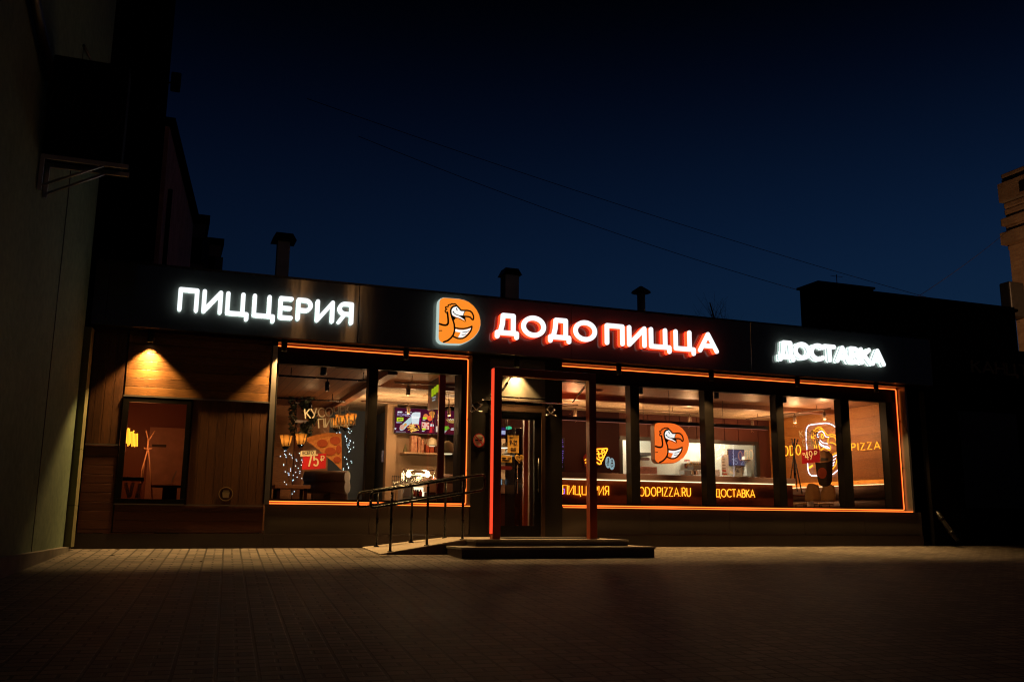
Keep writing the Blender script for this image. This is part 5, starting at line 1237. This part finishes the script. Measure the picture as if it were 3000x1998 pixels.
obj('back_plate', MB().box(a.x + .05, b_.x - .02, CY + .36, CY + .38, a.z - .2, b_.z - .05), M_CHROME, hcse)
# lit drinks fridge below
a, b_ = W(*cCase((880, 1480)), 4.5), W(*cCase((1535, 1035)), 4.5)
fr_ = thing('drinks_fridge', 'brightly lit drinks fridge with juice bottles under the display case', 'fridge', (a.x, 4.5, .16))
obj('cabinet', MB().box(a.x, b_.x, 4.85, 4.9, .2, b_.z).box(a.x, b_.x, 4.5, 4.85, b_.z, b_.z + .03).box(a.x - .03, a.x, 4.5, 4.85, .2, b_.z).box(b_.x, b_.x + .03, 4.5, 4.85, .2, b_.z).box(a.x, b_.x, 4.5, 4.85, .16, .2), M_WHITE, fr_)
obj('light_panel', MB().box(W(*cCase((1110, 1200)), 4.84).x, b_.x - .02, 4.835, 4.845, .7, b_.z - .02), glow('fridge_glow', (1, .86, .55), 1.6), fr_)
s0_ = W(*cCase((1200, 1285)), 4.6).z
obj('shelf_rack', MB().box(a.x, b_.x, 4.55, 4.83, s0_ - .015, s0_), M_CHROME, fr_)
for i_, (u, cl) in enumerate(((1115, (.5, .03, .03)), (1160, (.3, .12, .1)), (1205, (.06, .03, .03)), (1262, (.6, .04, .03)))):
    p = W(*cCase((u, 1280)), 4.62)
    tag(obj('juice_bottle', MB().lathe((p.x, 4.62, s0_ + .001), [(.04, 0), (.042, .09), (.02, .13), (.02, .155)], 14), plain('juice_%d' % i_, cl, .2)), ('red juice bottle at the left of the fridge shelf', 'pinkish brown bottle in the lit fridge', 'almost black bottle in the lit fridge', 'bright red juice bottle at the right of the fridge shelf')[i_], 'bottle', 'bottles in the lit fridge')
a, b_ = W(*cCase((500, 1480)), 5.0), W(*cCase((870, 830)), 5.0)
wr = thing('wire_rack', 'black wire rack with glasses beside the tan pillar', 'rack', (a.x + .3, 5.0, .16))
mb = MB(); x0_, x1_ = W(*cCase((650, 1000)), 5.0).x, W(*cCase((880, 1000)), 5.0).x
for k_ in range(6):
    x = x0_ + (x1_ - x0_) * k_ / 5; mb.tube([(x, 5.0, .8), (x, 5.0, b_.z)], .006, 5)
for v in (850, 940, 1040): z_ = W(*cCase((700, v)), 5.0).z; mb.tube([(x0_, 5.0, z_), (x1_, 5.0, z_)], .007, 5)
obj('wire_frame', mb, M_BLACK, wr)
for k_ in range(3):
    x = x0_ + .06 + k_ * (x1_ - x0_ - .12) / 2; z_ = W(*cCase((700, 1040)), 5.0).z
    obj('glass', MB().lathe((x, 5.06, z_ + .01), [(.03, 0), (.035, .1)], 10), M_CREAM, wr)
oc = thing('order_counter', 'low dark order counter below the display case', 'counter', (5.9, 4.4, .16))
ocx = W(*cCase((1560, 1300)), 4.35).x
obj('counter_body', MB().box(ocx + .04, 6.35, 4.3, 4.9, .16, W(*cCase((1600, 830)), 4.3).z - .04), M_PANEL, oc)
obj('counter_top', MB().tube([(ocx + .1, 4.3, W(*cCase((1540, 1110)), 4.3).z), (6.35, 4.3, W(*cCase((1540, 1110)), 4.3).z)], .1, 16).tube([(ocx + .1, 4.3, W(*cCase((1540, 880)), 4.3).z), (6.35, 4.3, W(*cCase((1540, 880)), 4.3).z)], .09, 16), M_LEATH, oc)
# white pendant shades near the entrance
for (u, v, y, s_, lb) in ((1850, 250, 3.2, 1.0, 'broad white pendant lamp seen right of the red post'), (1515, 120, 5.0, .7, 'smaller white pendant lamp above the orange boxes')):
    p = W(*cCase((u, v)), y)
    t = thing('pendant_lamp', lb, 'lamp', tuple(p), 'white pendant lamps')
    obj('shade', MB().lathe(tuple(p), [(.17 * s_, -.1 * s_), (.165 * s_, -.05), (.12 * s_, .1 * s_), (.03, .16 * s_)], 24), plain('cream_enamel_%d' % int(u), (.4, .37, .26), .35), t)
    obj('bulb', MB().lathe((p.x, y, p.z - .11 * s_), [(.1 * s_, 0), (.1 * s_, -.012)], 16), glow('pendant_glow_%d' % int(u), (1, .85, .5), .9), t)
    obj('cable', MB().tube([(p.x, y, p.z + .15 * s_), (p.x, y, CZ)], .006, 6), M_BLACK, t)
# behind the door glass
a, b_ = W(*cDoor((232, 990)), 4.0), W(*cDoor((350, 1285)), 4.0)
dc = thing('reception_counter', 'reddish brown counter seen through the entrance door', 'counter', (a.x, 4.0, .16))
obj('counter_body', MB().box(5.4, b_.x, 4.0, 4.25, .16, W(*cDoor((300, 1060)), 4.0).z), M_PANEL, dc)
obj('counter_top', MB().box(5.38, b_.x + .02, 3.96, 4.25, W(*cDoor((300, 1058)), 4.0).z, a.z), plain('counter_stone', (.4, .27, .2), .4), dc)
a, b_ = W(*cDoor((232, 994)), 3.9), W(*cDoor((268, 946)), 3.9)
ck = thing('till_screen', 'small pale blue till screen on the counter behind the door', 'screen', (a.x, 3.9, a.z), 'screens')
obj('casing', MB().box(a.x - .1, b_.x, 3.92, 3.95, a.z, b_.z), M_BLACK, ck)
obj('display', MB().box(a.x - .09, b_.x - .01, 3.912, 3.919, a.z + .01, b_.z - .01), glow('till_glow', (.22, .3, .36), .8), ck)
a, b_ = W(*cDoor((234, 612)), 4.9), W(*cDoor((318, 556)), 4.9)
dsn = thing('menu_screen', 'menu screen with violet field and green dish seen through the door', 'screen', (a.x, 4.9, a.z), 'screens')
obj('display', MB().box(a.x - .3, b_.x, 4.9, 4.93, a.z, b_.z), glow('violet_display', (.03, .01, .08), 1.0), dsn)
obj('dish', MB().flat([[pix(cDoor, 4.89)(q) for q in ell(315, 558, 24, 14, 16)]], flatY(4.89), .003, 0), glow('green_dish', (.05, .5, .25), 1.0), dsn)
mb = MB()
for r_ in range(4):
    for (u0, u1) in ((236, 244), (258, 300), (305, 314)):
        p, q = W(*cDoor((u0, 584 + r_ * 7)), 4.89), W(*cDoor((u1, 584 + r_ * 7)), 4.89); mb.box(p.x, q.x, 4.885, 4.89, p.z, p.z + .02)
obj('writing', mb, glow('menu_writing', (.5, .55, .8), .8), dsn)
a, b_ = W(*cDoor((472, 1310)), 1.0), W(*cDoor((506, 484)), 1.0)
tag(obj('pale_door_post', MB().box(a.x, a.x + .12, 1.0, 1.08, .16, b_.z), plain('pale_post_paint', (.45, .38, .28), .5)), 'pale upright post just inside the entrance door', 'post')
a = W(*cDoor((447, 1310)), 1.6)
tag(obj('red_upright', MB().box(a.x - .05, a.x + .06, 1.6, 1.68, .16, 2.6), M_ORPAINT), 'dark red upright seen through the entrance door', 'post')
for (u, v, lb) in ((290, 698, 'upper small white pendant lamp seen through the door'), (304, 757, 'lower small white pendant lamp seen through the door')):
    p = W(*cDoor((u, v)), 3.4)
    t = thing('pendant_lamp', lb, 'lamp', tuple(p), 'white pendant lamps')
    obj('shade', MB().lathe(tuple(p), [(.13, -.03), (.12, 0), (.04, .06), (.015, .09)], 20), plain('pale_enamel_%d' % v, (.4, .38, .28), .35), t)
    obj('bulb', MB().lathe(tuple(p), [(.1, -.032), (.1, -.045)], 16), glow('small_pendant_glow_%d' % v, (1, .88, .6), 1.6), t)
    obj('cable', MB().tube([(p.x, 3.4, p.z + .08), (p.x, 3.4, CZ)], .005, 6), M_BLACK, t)
a, b_ = W(*cDoor((358, 1285)), 3.0), W(*cDoor((428, 560)), 3.0)
fz = thing('tall_cabinet', 'tall dark glossy cabinet seen through the middle of the door glass', 'cabinet', (a.x, 3.0, .16))
obj('body', MB().box(a.x, b_.x, 3.0, 3.6, .16, b_.z, .008), plain('dark_gloss', (.015, .013, .012), .15), fz)
obj('handle', MB().tube([(a.x + .05, 2.97, 1.0), (a.x + .05, 2.97, 1.6)], .012, 8), M_CHROME, fz)
a, b_ = W(*cDoor((225, 1290)), 4.6), W(*cDoor((360, 640)), 4.6)
tag(obj('steel_shelving', MB().box(a.x, b_.x, 4.7, 4.75, .16, b_.z).box(a.x, b_.x, 4.4, 4.7, .9, .93).box(a.x, b_.x, 4.4, 4.7, 1.35, 1.38).box(a.x, b_.x, 4.4, 4.7, 1.8, 1.83), M_KITCH), 'pale shelving unit behind the counter seen through the door', 'shelving')
# ================================================================== NICHE ROOM BEHIND THE SMALL WINDOW
cS = crop(330, 1150, 4.48)
nn = thing('neon_sign', 'cluster of bright amber neon strokes seen edge on inside the small window', 'neon sign', tuple(W(*cS((260, 620)), 1.6)), 'amber neon words')
random.seed(9); mb = MB()
for k_ in range(9):
    u = 186 + k_ * 17.5; t0 = 462 + k_ * 9 + random.uniform(-8, 30); t1_ = 690 + k_ * 7 + random.uniform(-45, 12)
    y = 1.2 + k_ * .12
    mb.tube([W(*cS((u, t0)), y), W(*cS((u - 3, t1_)), y)], .009, 6)
    if k_ % 2: mb.tube([W(*cS((u, t0)), y), W(*cS((u + 10, t0 + 3)), y + .11)], .008, 6)
obj('letter_tube', mb, E_NEONY, nn)
lamp('neon_wash', 'POINT', tuple(W(*cS((320, 620)), 1.9)), 15, (1, .28, .08), nn, .25)
coat_stand(lambda q, Y: W(*cS(q), Y), 2.3, [[(468, 620), (462, 740), (460, 760)], [(462, 740), (385, 1010), (350, 1380)], [(465, 740), (420, 900), (385, 1200)], [(470, 740), (490, 960), (520, 1385)], [(468, 620), (440, 495)], [(482, 620), (555, 500)], [(460, 735), (420, 735), (412, 720)], [(470, 735), (512, 738), (516, 725)]], 'pale wooden coat stand inside the small window', plain('pale_ash', (.62, .42, .26), .4), .011)
rt = thing('round_table', 'dark table on a thick pedestal inside the small window', 'table', tuple(W(*cS((770, 1390)), 1.9)))
a, b_ = W(*cS((465, 1210)), 1.9), W(*cS((890, 1190)), 1.9)
obj('table_top', MB().lathe(((a.x + b_.x) / 2 + .1, 2.2, a.z - .03), [((b_.x - a.x) / 2 + .05, 0), ((b_.x - a.x) / 2 + .06, .035)], 32), M_PANELDK, rt)
obj('pedestal', MB().lathe(((a.x + b_.x) / 2 + .1, 2.2, .16), [(.25, 0), (.13, .05), (.12, a.z - .2), (.16, a.z - .19)], 20), M_PANELDK, rt)
a = W(*cS((770, 1180)), 2.0); b_ = W(*cS((848, 1020)), 2.0)
tg = thing('table_stand', 'tilted card holder standing on the dark table', 'card holder', tuple(a))
obj('card', MB().hexa([(a.x - .012, 2.0, a.z), (a.x + .012, 2.0, a.z), (a.x + .012, 2.1, a.z), (a.x - .012, 2.1, a.z), (b_.x - .02, 2.0, b_.z), (b_.x + .004, 2.0, b_.z), (b_.x + .004, 2.1, b_.z), (b_.x - .02, 2.1, b_.z)]), M_ZINC, tg)
obj('foot', MB().box(a.x - .08, a.x + .06, 1.98, 2.12, a.z - .02, a.z, .003), M_TAN, tg)
# white cross-legged stools with dark tops at lower left of the small window
for (u, lb) in ((215, 'white legged low table with a dark top at the lower left of the small window'),):
    t = thing('low_table', lb, 'table', tuple(W(*cS((215, 1380)), 1.3)))
    p0, p1 = W(*cS((100, 1120)), 1.3), W(*cS((410, 1110)), 1.3)
    obj('table_top', MB().box(p0.x, p1.x, 1.3, 1.9, p1.z - .05, p1.z, .004), M_PANELDK, t)
    for L in ([(165, 1180), (215, 1380)], [(268, 1180), (220, 1380)], [(365, 1200), (310, 1380)], [(320, 1300), (350, 1385)]):
        obj('leg', MB().tube([W(*cS(q), 1.32) for q in L], .028, 6), M_CREAM, t)

# ================================================================== LEFT NEIGHBOUR
LWX = lambda y: -1.22 + .0984 * y
lb = thing('tall_plastered_house', 'tall pale plastered house wall rising past the left edge of the photo', 'building', (-2, -4, 0))
def wall_slab(y0, y1, z0, z1, t=.4, off=0.0):
    return MB().hexa([(LWX(y0) - t + off, y0, z0), (LWX(y0) + off, y0, z0), (LWX(y1) + off, y1, z0), (LWX(y1) - t + off, y1, z0), (LWX(y0) - t + off, y0, z1), (LWX(y0) + off, y0, z1), (LWX(y1) + off, y1, z1), (LWX(y1) - t + off, y1, z1)])
obj('wall', wall_slab(-24, -.36, -1.2, 16), M_PLASTER, lb)
obj('rear_wall', wall_slab(-.36, 7.0, 0, 16, .4, -.002), M_DARKW, lb)  # same wall beyond the facade, its lack of light put into the colour
mb = MB()
zs = [0.02, .62, 1.45, 2.35, 3.3]
for a_, c_ in zip(zs, zs[1:]): mb.bm.verts.index_update(); mb.hexa([(LWX(-.36) + .003, -.34, a_ + .004), (LWX(-.36) + .10, -.36, a_ + .004), (LWX(-.1) + .10, -.12, a_ + .004), (LWX(-.1) + .003, -.12, a_ + .004), (LWX(-.36) + .003, -.34, c_ - .004), (LWX(-.36) + .10, -.36, c_ - .004), (LWX(-.1) + .10, -.12, c_ - .004), (LWX(-.1) + .003, -.12, c_ - .004)])
obj('corner_cladding', mb, M_TRIMP, lb)
obj('wall_foot', wall_slab(-16, -.5, -.9, .03, .12, .1), plain('dirty_concrete', (.14, .13, .11), .9, 0, .25, 4, .4, 30), lb)
obj('cable_run', MB().tube([(LWX(y) + .015, y, 6.9 + .12 * (y + 2)) for y in (-.4, -1.2, -2.4)], .02, 6).tube([(LWX(-2.4) + .015, -2.4, 6.85), (LWX(-2.4) + .015, -2.4, -.02)], .006, 5), M_BLACK, lb)
# outdoor air conditioner on a bracket
ac = thing('air_conditioner', 'large dark outdoor air conditioner on a bracket high on the left wall', 'air conditioner', (-1.0, -3.8, 4.7))
ax0, ax1 = W(160, 300, -4.0).x, W(372, 300, -4.0).x
zb_, zt_ = W(200, 455, -4.0).z, W(200, 165, -4.0).z
obj('casing', MB().box(LWX(-3.8) + .02, ax1, -4.0, -3.6, zb_, zt_, .02), plain('dark_casing', (.006, .006, .006), .7, spec=.1), ac)
mb = MB()
for k_ in range(5): mb.tube([((LWX(-3.8) + ax1) / 2 + math.cos(w_ * PI / 12) * (.08 + .08 * k_), -4.012, (zb_ + zt_) / 2 + math.sin(w_ * PI / 12) * (.08 + .08 * k_)) for w_ in range(24)], .006, 5, True)
obj('fan_guard', mb, M_BLACK, ac)
for y in (-3.95, -3.66):
    obj('bracket', MB().box(LWX(y) + .005, ax1 + .08, y - .02, y + .02, zb_ - .06, zb_ - .01).box(LWX(y) + .005, LWX(y) + .05, y - .02, y + .02, zb_ - .45, zb_ - .06).tube([(LWX(y) + .03, y, zb_ - .4), (ax1 - .2, y, zb_ - .06)], .015, 6), M_ZINC, ac)
pp = W(60, 70, -5.6)
tag(obj('wall_pipe', MB().tube([(LWX(-9) + .06, -9, 6.4), (LWX(-6.5) + .07, -6.5, 6.5), (LWX(-5.4) + .08, -5.4, 6.0), (LWX(-4.2) + .08, -4.2, 5.5)], .06, 10), M_BLACK), 'black pipe sloping down the left wall to the air conditioner', 'pipe')
p = W(522, 247, 5.8)
fl = thing('floodlight', 'small dark floodlight fixed to the edge of the tall dark wall', 'floodlight', tuple(p))
obj('housing', MB().box(p.x - .16, p.x + .06, 5.6, 5.85, p.z - .2, p.z + .2, .03), M_BLACKM, fl)
obj('arm', MB().tube([(p.x - .35, 5.9, p.z), (p.x - .1, 5.75, p.z)], .02, 6), M_BLACKM, fl)
# red rendered house further back and distant blocks
rh = thing('red_rendered_house', 'long faded red rendered wall seen behind the tall dark wall', 'building', (-.4, 20, 0))
tz_ = [W(500, 372, 8.0), W(520, 480, 10.5), W(562, 640, 19)]
Yf = [7.2, 11.5, 30.0]; pxs = [(497, 372), (540, 520), (566, 652)]
def pv(px, Y): return W(px[0], px[1], Y)
p0_, p2_ = pv((497, 372), 7.4), pv((566, 655), 24.0)
obj('wall', MB().hexa([(p0_.x - .5, 7.4, 0), (p0_.x, 7.4, 0), (p2_.x, 24, 0), (p2_.x - .5, 24, 0), (p0_.x - .5, 7.4, p0_.z), (p0_.x, 7.4, p0_.z), (p2_.x, 24, p2_.z), (p2_.x - .5, 24, p2_.z)]), M_OLDW, rh)
obj('eaves', MB().hexa([(p0_.x - .6, 7.4, p0_.z), (p0_.x + .12, 7.4, p0_.z), (p2_.x + .25, 24, p2_.z), (p2_.x - .6, 24, p2_.z), (p0_.x - .6, 7.4, p0_.z + .25), (p0_.x + .12, 7.4, p0_.z + .25), (p2_.x + .25, 24, p2_.z + .25), (p2_.x - .6, 24, p2_.z + .25)]), M_DARKW, rh)
obj('drain_pipe', MB().tube([(p0_.x + .1, 8.6, 3), (p0_.x + .12, 8.6, p0_.z - 1.2)], .06, 8), M_DARKW, rh)
M_FARB = plain('far_dark_facade', (.16, .13, .13), .9, 0, .2, .4)
def far_block(pxa, pxb, pyt, Y, label, nwin):
    a_, c_ = W(pxa, pyt, Y), W(pxb, pyt, Y)
    t = thing('distant_house', label, 'building', ((a_.x + c_.x) / 2, Y, 0), 'distant houses behind the restaurant')
    obj('wall', MB().box(a_.x, c_.x, Y, Y + 8, 0, a_.z), M_FARB, t)
    obj('parapet', MB().box(a_.x - .2, c_.x + .2, Y - .2, Y + 8.2, a_.z, a_.z + .5), M_DARKW, t)
    for k_ in range(nwin):
        for j in range(2):
            x = a_.x + (c_.x - a_.x) * (k_ + .5) / nwin; z_ = a_.z - 2.5 - j * 3.2
            obj('window', MB().box(x - .5, x + .5, Y - .03, Y - .005, z_, z_ + 1.6), M_BLACK, t)
    return t
far_block(560, 604, 652, 40, 'taller dark distant house beside the red rendered wall', 2)
far_block(600, 648, 715, 55, 'lower dark distant house with stepped roof farther right', 2)
# chimneys on the flat roof
def chimney(px0, px1, pyt, capx0, capx1, Y, label, rnd=False):
    a_, c_ = W(px0, pyt, Y), W(px1, pyt, Y); k0, k1 = W(capx0, pyt, Y), W(capx1, pyt, Y)
    cx_ = (a_.x + c_.x) / 2; wd = (c_.x - a_.x) / 2; kw = (k1.x - k0.x) / 2; top = a_.z
    t = thing('roof_chimney', label, 'chimney', (cx_, Y + wd, 4.262), 'chimneys on the restaurant roof')
    if rnd:
        obj('shaft', MB().lathe((cx_, Y + wd, 0), [(wd * 1.2, 4.262), (wd * 1.2, top - .75), (wd, top - .7), (wd, top - .12)], 20), M_ZINC, t)
        obj('cap', MB().lathe((cx_, Y + wd, 0), [(kw, top - .1), (kw * .95, top - .07), (.03, top + .07)], 24), M_BLACKM, t)
        mb = MB()
        for k_ in range(4): a2 = k_ * PI / 2 + .4; mb.tube([(cx_ + wd * .9 * math.cos(a2), Y + wd + wd * .9 * math.sin(a2), top - .2), (cx_ + wd * .9 * math.cos(a2), Y + wd + wd * .9 * math.sin(a2), top - .08)], .012, 6)
        obj('strut', mb, M_ZINC, t)
    else:
        obj('shaft', MB().box(cx_ - wd, cx_ + wd, Y, Y + 2 * wd, 4.262, top - .16, .006), M_CHIM, t)
        hz = top - .16
        obj('cap', MB().hexa([(cx_ - kw, Y + wd - kw, hz), (cx_ + kw, Y + wd - kw, hz), (cx_ + kw, Y + wd + kw, hz), (cx_ - kw, Y + wd + kw, hz), (cx_ - kw * .7, Y + wd - kw * .7, top), (cx_ + kw * .7, Y + wd - kw * .7, top), (cx_ + kw * .7, Y + wd + kw * .7, top), (cx_ - kw * .7, Y + wd + kw * .7, top)]), M_BLACKM, t)
        obj('band', MB().box(cx_ - wd - .012, cx_ + wd + .012, Y - .012, Y + 2 * wd + .012, top - 1.0, top - .96), M_ZINC, t)
chimney(816, 852, 682, 802, 872, 4.0, 'tallest square roof chimney with a dark sloping cap above the ПИЦЦЕРИЯ letters')
chimney(1481, 1521, 783, 1474, 1527, 4.0, 'square pale roof chimney above the first Д of the red lettering')
chimney(1873, 1894, 843, 1857, 1908, 4.5, 'round metal roof vent with a mushroom cap', True)
# bare tree behind the roof
random.seed(21)
bt = thing('bare_tree', 'leafless thin tree whose twigs show faintly above the roof', 'tree', tuple(W(2100, 935, 14)))
tb0 = W(2095, 930, 14)
obj('trunk', MB().tube([(tb0.x, 14, 0), (tb0.x + .1, 14, 3), (tb0.x, 14, tb0.z - .2), (tb0.x - .15, 14.1, tb0.z + .6)], [.09, .07, .04, .02], 8), M_DARKW, bt)
mb = MB()
for k_ in range(26):
    s0 = Vector((tb0.x + random.uniform(-.2, .2), 14 + random.uniform(-.3, .3), tb0.z - random.uniform(.2, 1.6)))
    dv = Vector((random.uniform(-1, 1), random.uniform(-.5, .5), random.uniform(.6, 1.3)))
    pts = [s0 + dv * t_ + Vector((random.gauss(0, .03), 0, random.gauss(0, .03))) for t_ in (0, .3, .6, .9, 1.15)]
    mb.tube(pts, [.01, .008, .006, .004, .002], 5)
    for t_ in (1, 2, 3): mb.tube([pts[t_], pts[t_] + Vector((random.uniform(-.4, .4), 0, random.uniform(.1, .45)))], [.004, .002], 4)
obj('crown', mb, M_DARKW, bt)
# ================================================================== RIGHT NEIGHBOUR
rb = thing('dark_shop_building', 'unlit dark shop building with stepped flat roof right of the restaurant', 'building', (20, 3, 0))
Yb = 3.6
c1_, c2_, c3_ = W(2398, 830.6, Yb), W(2558, 846, Yb), W(2971, 895, Yb)
sdY = 4.37
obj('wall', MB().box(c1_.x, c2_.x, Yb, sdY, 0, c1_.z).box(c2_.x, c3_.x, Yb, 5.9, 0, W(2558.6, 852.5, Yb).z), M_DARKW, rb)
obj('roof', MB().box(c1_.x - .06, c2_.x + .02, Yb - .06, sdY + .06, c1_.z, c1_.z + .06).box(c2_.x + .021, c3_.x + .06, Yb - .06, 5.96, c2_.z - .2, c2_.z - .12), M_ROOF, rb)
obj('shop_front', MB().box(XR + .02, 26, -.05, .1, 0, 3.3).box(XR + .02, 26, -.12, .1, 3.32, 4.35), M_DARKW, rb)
obj('shop_window', MB().box(16.3, 18.0, -.06, -.052, .8, 2.9).box(18.3, 20.0, -.06, -.052, .8, 2.9), M_BLACK, rb)
p = W(2452, 830, Yb + .5)
tag(obj('roof_antenna', MB().tube([(p.x, Yb + .5, c1_.z + .05), (p.x, Yb + .5, W(2452, 805, Yb + .5).z)], .012, 6).tube([(p.x - .2, Yb + .5, W(2452, 810, Yb + .5).z), (p.x + .2, Yb + .5, W(2452, 810, Yb + .5).z)], .006, 5), M_BLACK), 'thin antenna mast on the stepped roof of the dark building', 'antenna')
p0, p1 = W(2846, 1088, -.13), W(3000, 1103, -.13)
tx = decal_text('КАНЦТ', Vector((p0.x, -.125, p0.z - .02)), Vector((p0.x + 1.72, -.125, p0.z - .02)), .28, .04, plain('dull_letter_paint', (.16, .13, .09), .6), None, 'shop_lettering', .03)
tag(tx, 'unlit shop lettering reading КАНЦТ on the dark building', 'lettering', )
p = W(*z6((1975, 1375)), -.25)
dp = thing('down_pipe', 'short black kinked pipe outlet at the foot of the facade right end', 'pipe', (p.x, -.2, 0))
obj('pipe', MB().tube([(15.5, .08, .72), (15.5, -.06, .66), (15.52, -.16, .5), (15.6, -.3, .25), (15.66, -.38, .12)], .05, 12), M_BLACK, dp)
obj('collar', MB().tube([(15.51, -.11, .58), (15.52, -.15, .52)], .06, 12), M_BLACKM, dp); obj('collar', MB().tube([(15.58, -.27, .3), (15.61, -.315, .22)], .06, 12), M_BLACKM, dp)
# brick house with cornices far right
bh = thing('brick_house', 'old brick house with heavy stone cornices lit amber at the right edge', 'building', (30, 9, 0))
BX, YF = 29.0, 9.0                       # its long face looks left; the far corner stands at Y = YF
zq = lambda px, py: W(px, py, YF).z
xq = lambda px, py: W(px, py, YF).x
ztop = zq(2964, 520)
obj('wall', MB().box(BX, BX + 9, -6, YF, 0, ztop), M_BRICK, bh)
def band(py0, py1, px, nm='cornice'):
    pr = max(.05, BX - xq(px, (py0 + py1) / 2))
    obj(nm, MB().box(BX - pr, BX + 9, -6, YF + pr * .6, zq(px, py1), zq(px, py0), .04), M_BRICK, bh)
band(517, 530, 2962, 'coping'); band(531, 545, 2958, 'coping'); band(599, 614, 2952); band(616, 632, 2948); band(640, 662, 2938); band(664, 684, 2950); band(722, 734, 2957, 'string_course')
obj('upper_wall', MB().box(BX - .28, BX + 8.9, -6, YF + .1, zq(2961, 720), zq(2961, 686)), M_BRICK, bh)
obj('attic', MB().box(BX - .2, BX + 8.9, -6, YF + .08, zq(2963, 598), zq(2963, 546)), M_BRICK, bh)
obj('vent_opening', MB().box(BX - .215, BX - .19, YF - 1.6, YF - .9, zq(2963, 590), zq(2963, 560)), M_BLACK, bh)
pb_ = W(2976, 900, YF)
obj('wall_box', MB().box(BX - .75, BX - .02, YF - .5, YF - .05, pb_.z - .5, pb_.z + .8, .05), M_BLACK, bh)
for k_ in range(4): obj('window', MB().box(BX - .02, BX - .003, YF - 3.2 - 2.6 * k_, YF - 2.2 - 2.6 * k_, 4.2, 6.6), M_BLACK, bh)
# street lamp that lights the brick house (stands right of the frame)
sl_ = thing('street_lamp', 'sodium street lamp beyond the right edge lighting the brick house', 'street lamp', (25.5, -7, 0))
obj('pole', MB().tube([(25.5, -7, 0), (25.5, -7, 8.0), (25.4, -6.2, 8.5)], .06, 10), M_ZINC, sl_)
obj('lamp_head', MB().box(25.25, 25.55, -6.3, -5.6, 8.46, 8.58, .03), M_ZINC, sl_)
lamp('sodium_light', 'SPOT', (25.4, -5.9, 8.4), 9000, (1, .5, .22), sl_, .1, spot_size=math.radians(72), spot_blend=.5, rot=(math.radians(99), 0, math.radians(-14)))
dls = thing('double_street_lamp', 'tall street lamp with two arms standing across the street behind the viewer', 'street lamp', (7.1, -30.5, -1.4))
obj('pole', MB().tube([(7.1, -30.5, -1.4), (7.1, -30.5, 10.2)], .09, 10), M_ZINC, dls)
for x in (5.8, 8.4):
    obj('arm', MB().tube([(7.1, -30.5, 10.1), ((7.1 + x) / 2, -30.5, 10.6), (x, -30.5, 10.75)], .05, 8), M_ZINC, dls)
    obj('lamp_head', MB().box(x - .25, x + .25, -30.62, -30.38, 10.78, 10.88, .03), M_ZINC, dls)
    lamp('sodium_light', 'POINT', (x, -30.5, 10.6), 80, (1, .45, .14), dls, .14)
# overhead wires
def wire(P, Q, sag, label, rad=.008):
    P, Q = Vector(P), Vector(Q)
    pts = [P.lerp(Q, k_ / 16) - Vector((0, 0, sag * 4 * (k_ / 16) * (1 - k_ / 16))) for k_ in range(17)]
    tag(obj('overhead_wire', MB().tube(pts, rad, 5), M_BLACK), label, 'wire', 'overhead wires')
wire(W(900, 290, 6), W(2990, 945, 6.0), .25, 'upper overhead wire crossing the sky from the upper left')
wire(W(1050, 400, 6), W(2345, 852, 6.0), .2, 'lower overhead wire reaching the corner of the dark building')
wire(W(2958, 672, 8.9), W(2640, 900, 5.0), .1, 'overhead wire from the brick house down to the dark roof')
# loose scraps on the paving
random.seed(4)
def gp_(px, py):
    v = ray(px, py); a_ = v.z / v.y; Y = (a_ * 15.5 + .5) / (SL - a_); return Vector((v.x / v.y * (Y + 15.5), Y, SL * Y))
for (u, v, lbs) in ((344, 1611, 'left'), (330, 1628, 'second'), (444, 1641, 'third'), (588, 1647, 'fourth')):
    p = gp_(u, v)
    mb = MB()
    for k_ in range(4): 
        a_ = k_ * 1.7; mb.bm.faces.new([mb.bm.verts.new(p + Vector((q0_, q1_, .006 + .012 * ((k_ + i_) % 2)))) for i_, (q0_, q1_) in enumerate(((.04 * math.cos(a_), .04 * math.sin(a_)), (.018 * math.cos(a_ + 1.4), .018 * math.sin(a_ + 1.4)), (0, 0)))])
    tag(obj('fallen_leaf', mb, plain('dry_leaf_' + lbs, (.05, .03, .015), .8), fix=False), {'left': 'dark fallen leaf nearest the left wall on the paving', 'second': 'dark fallen leaf just below the leaf nearest the left wall', 'third': 'dark fallen leaf below the small window', 'fourth': 'dark fallen leaf below the vertical boards'}[lbs], 'leaf', 'fallen leaves on the paving')
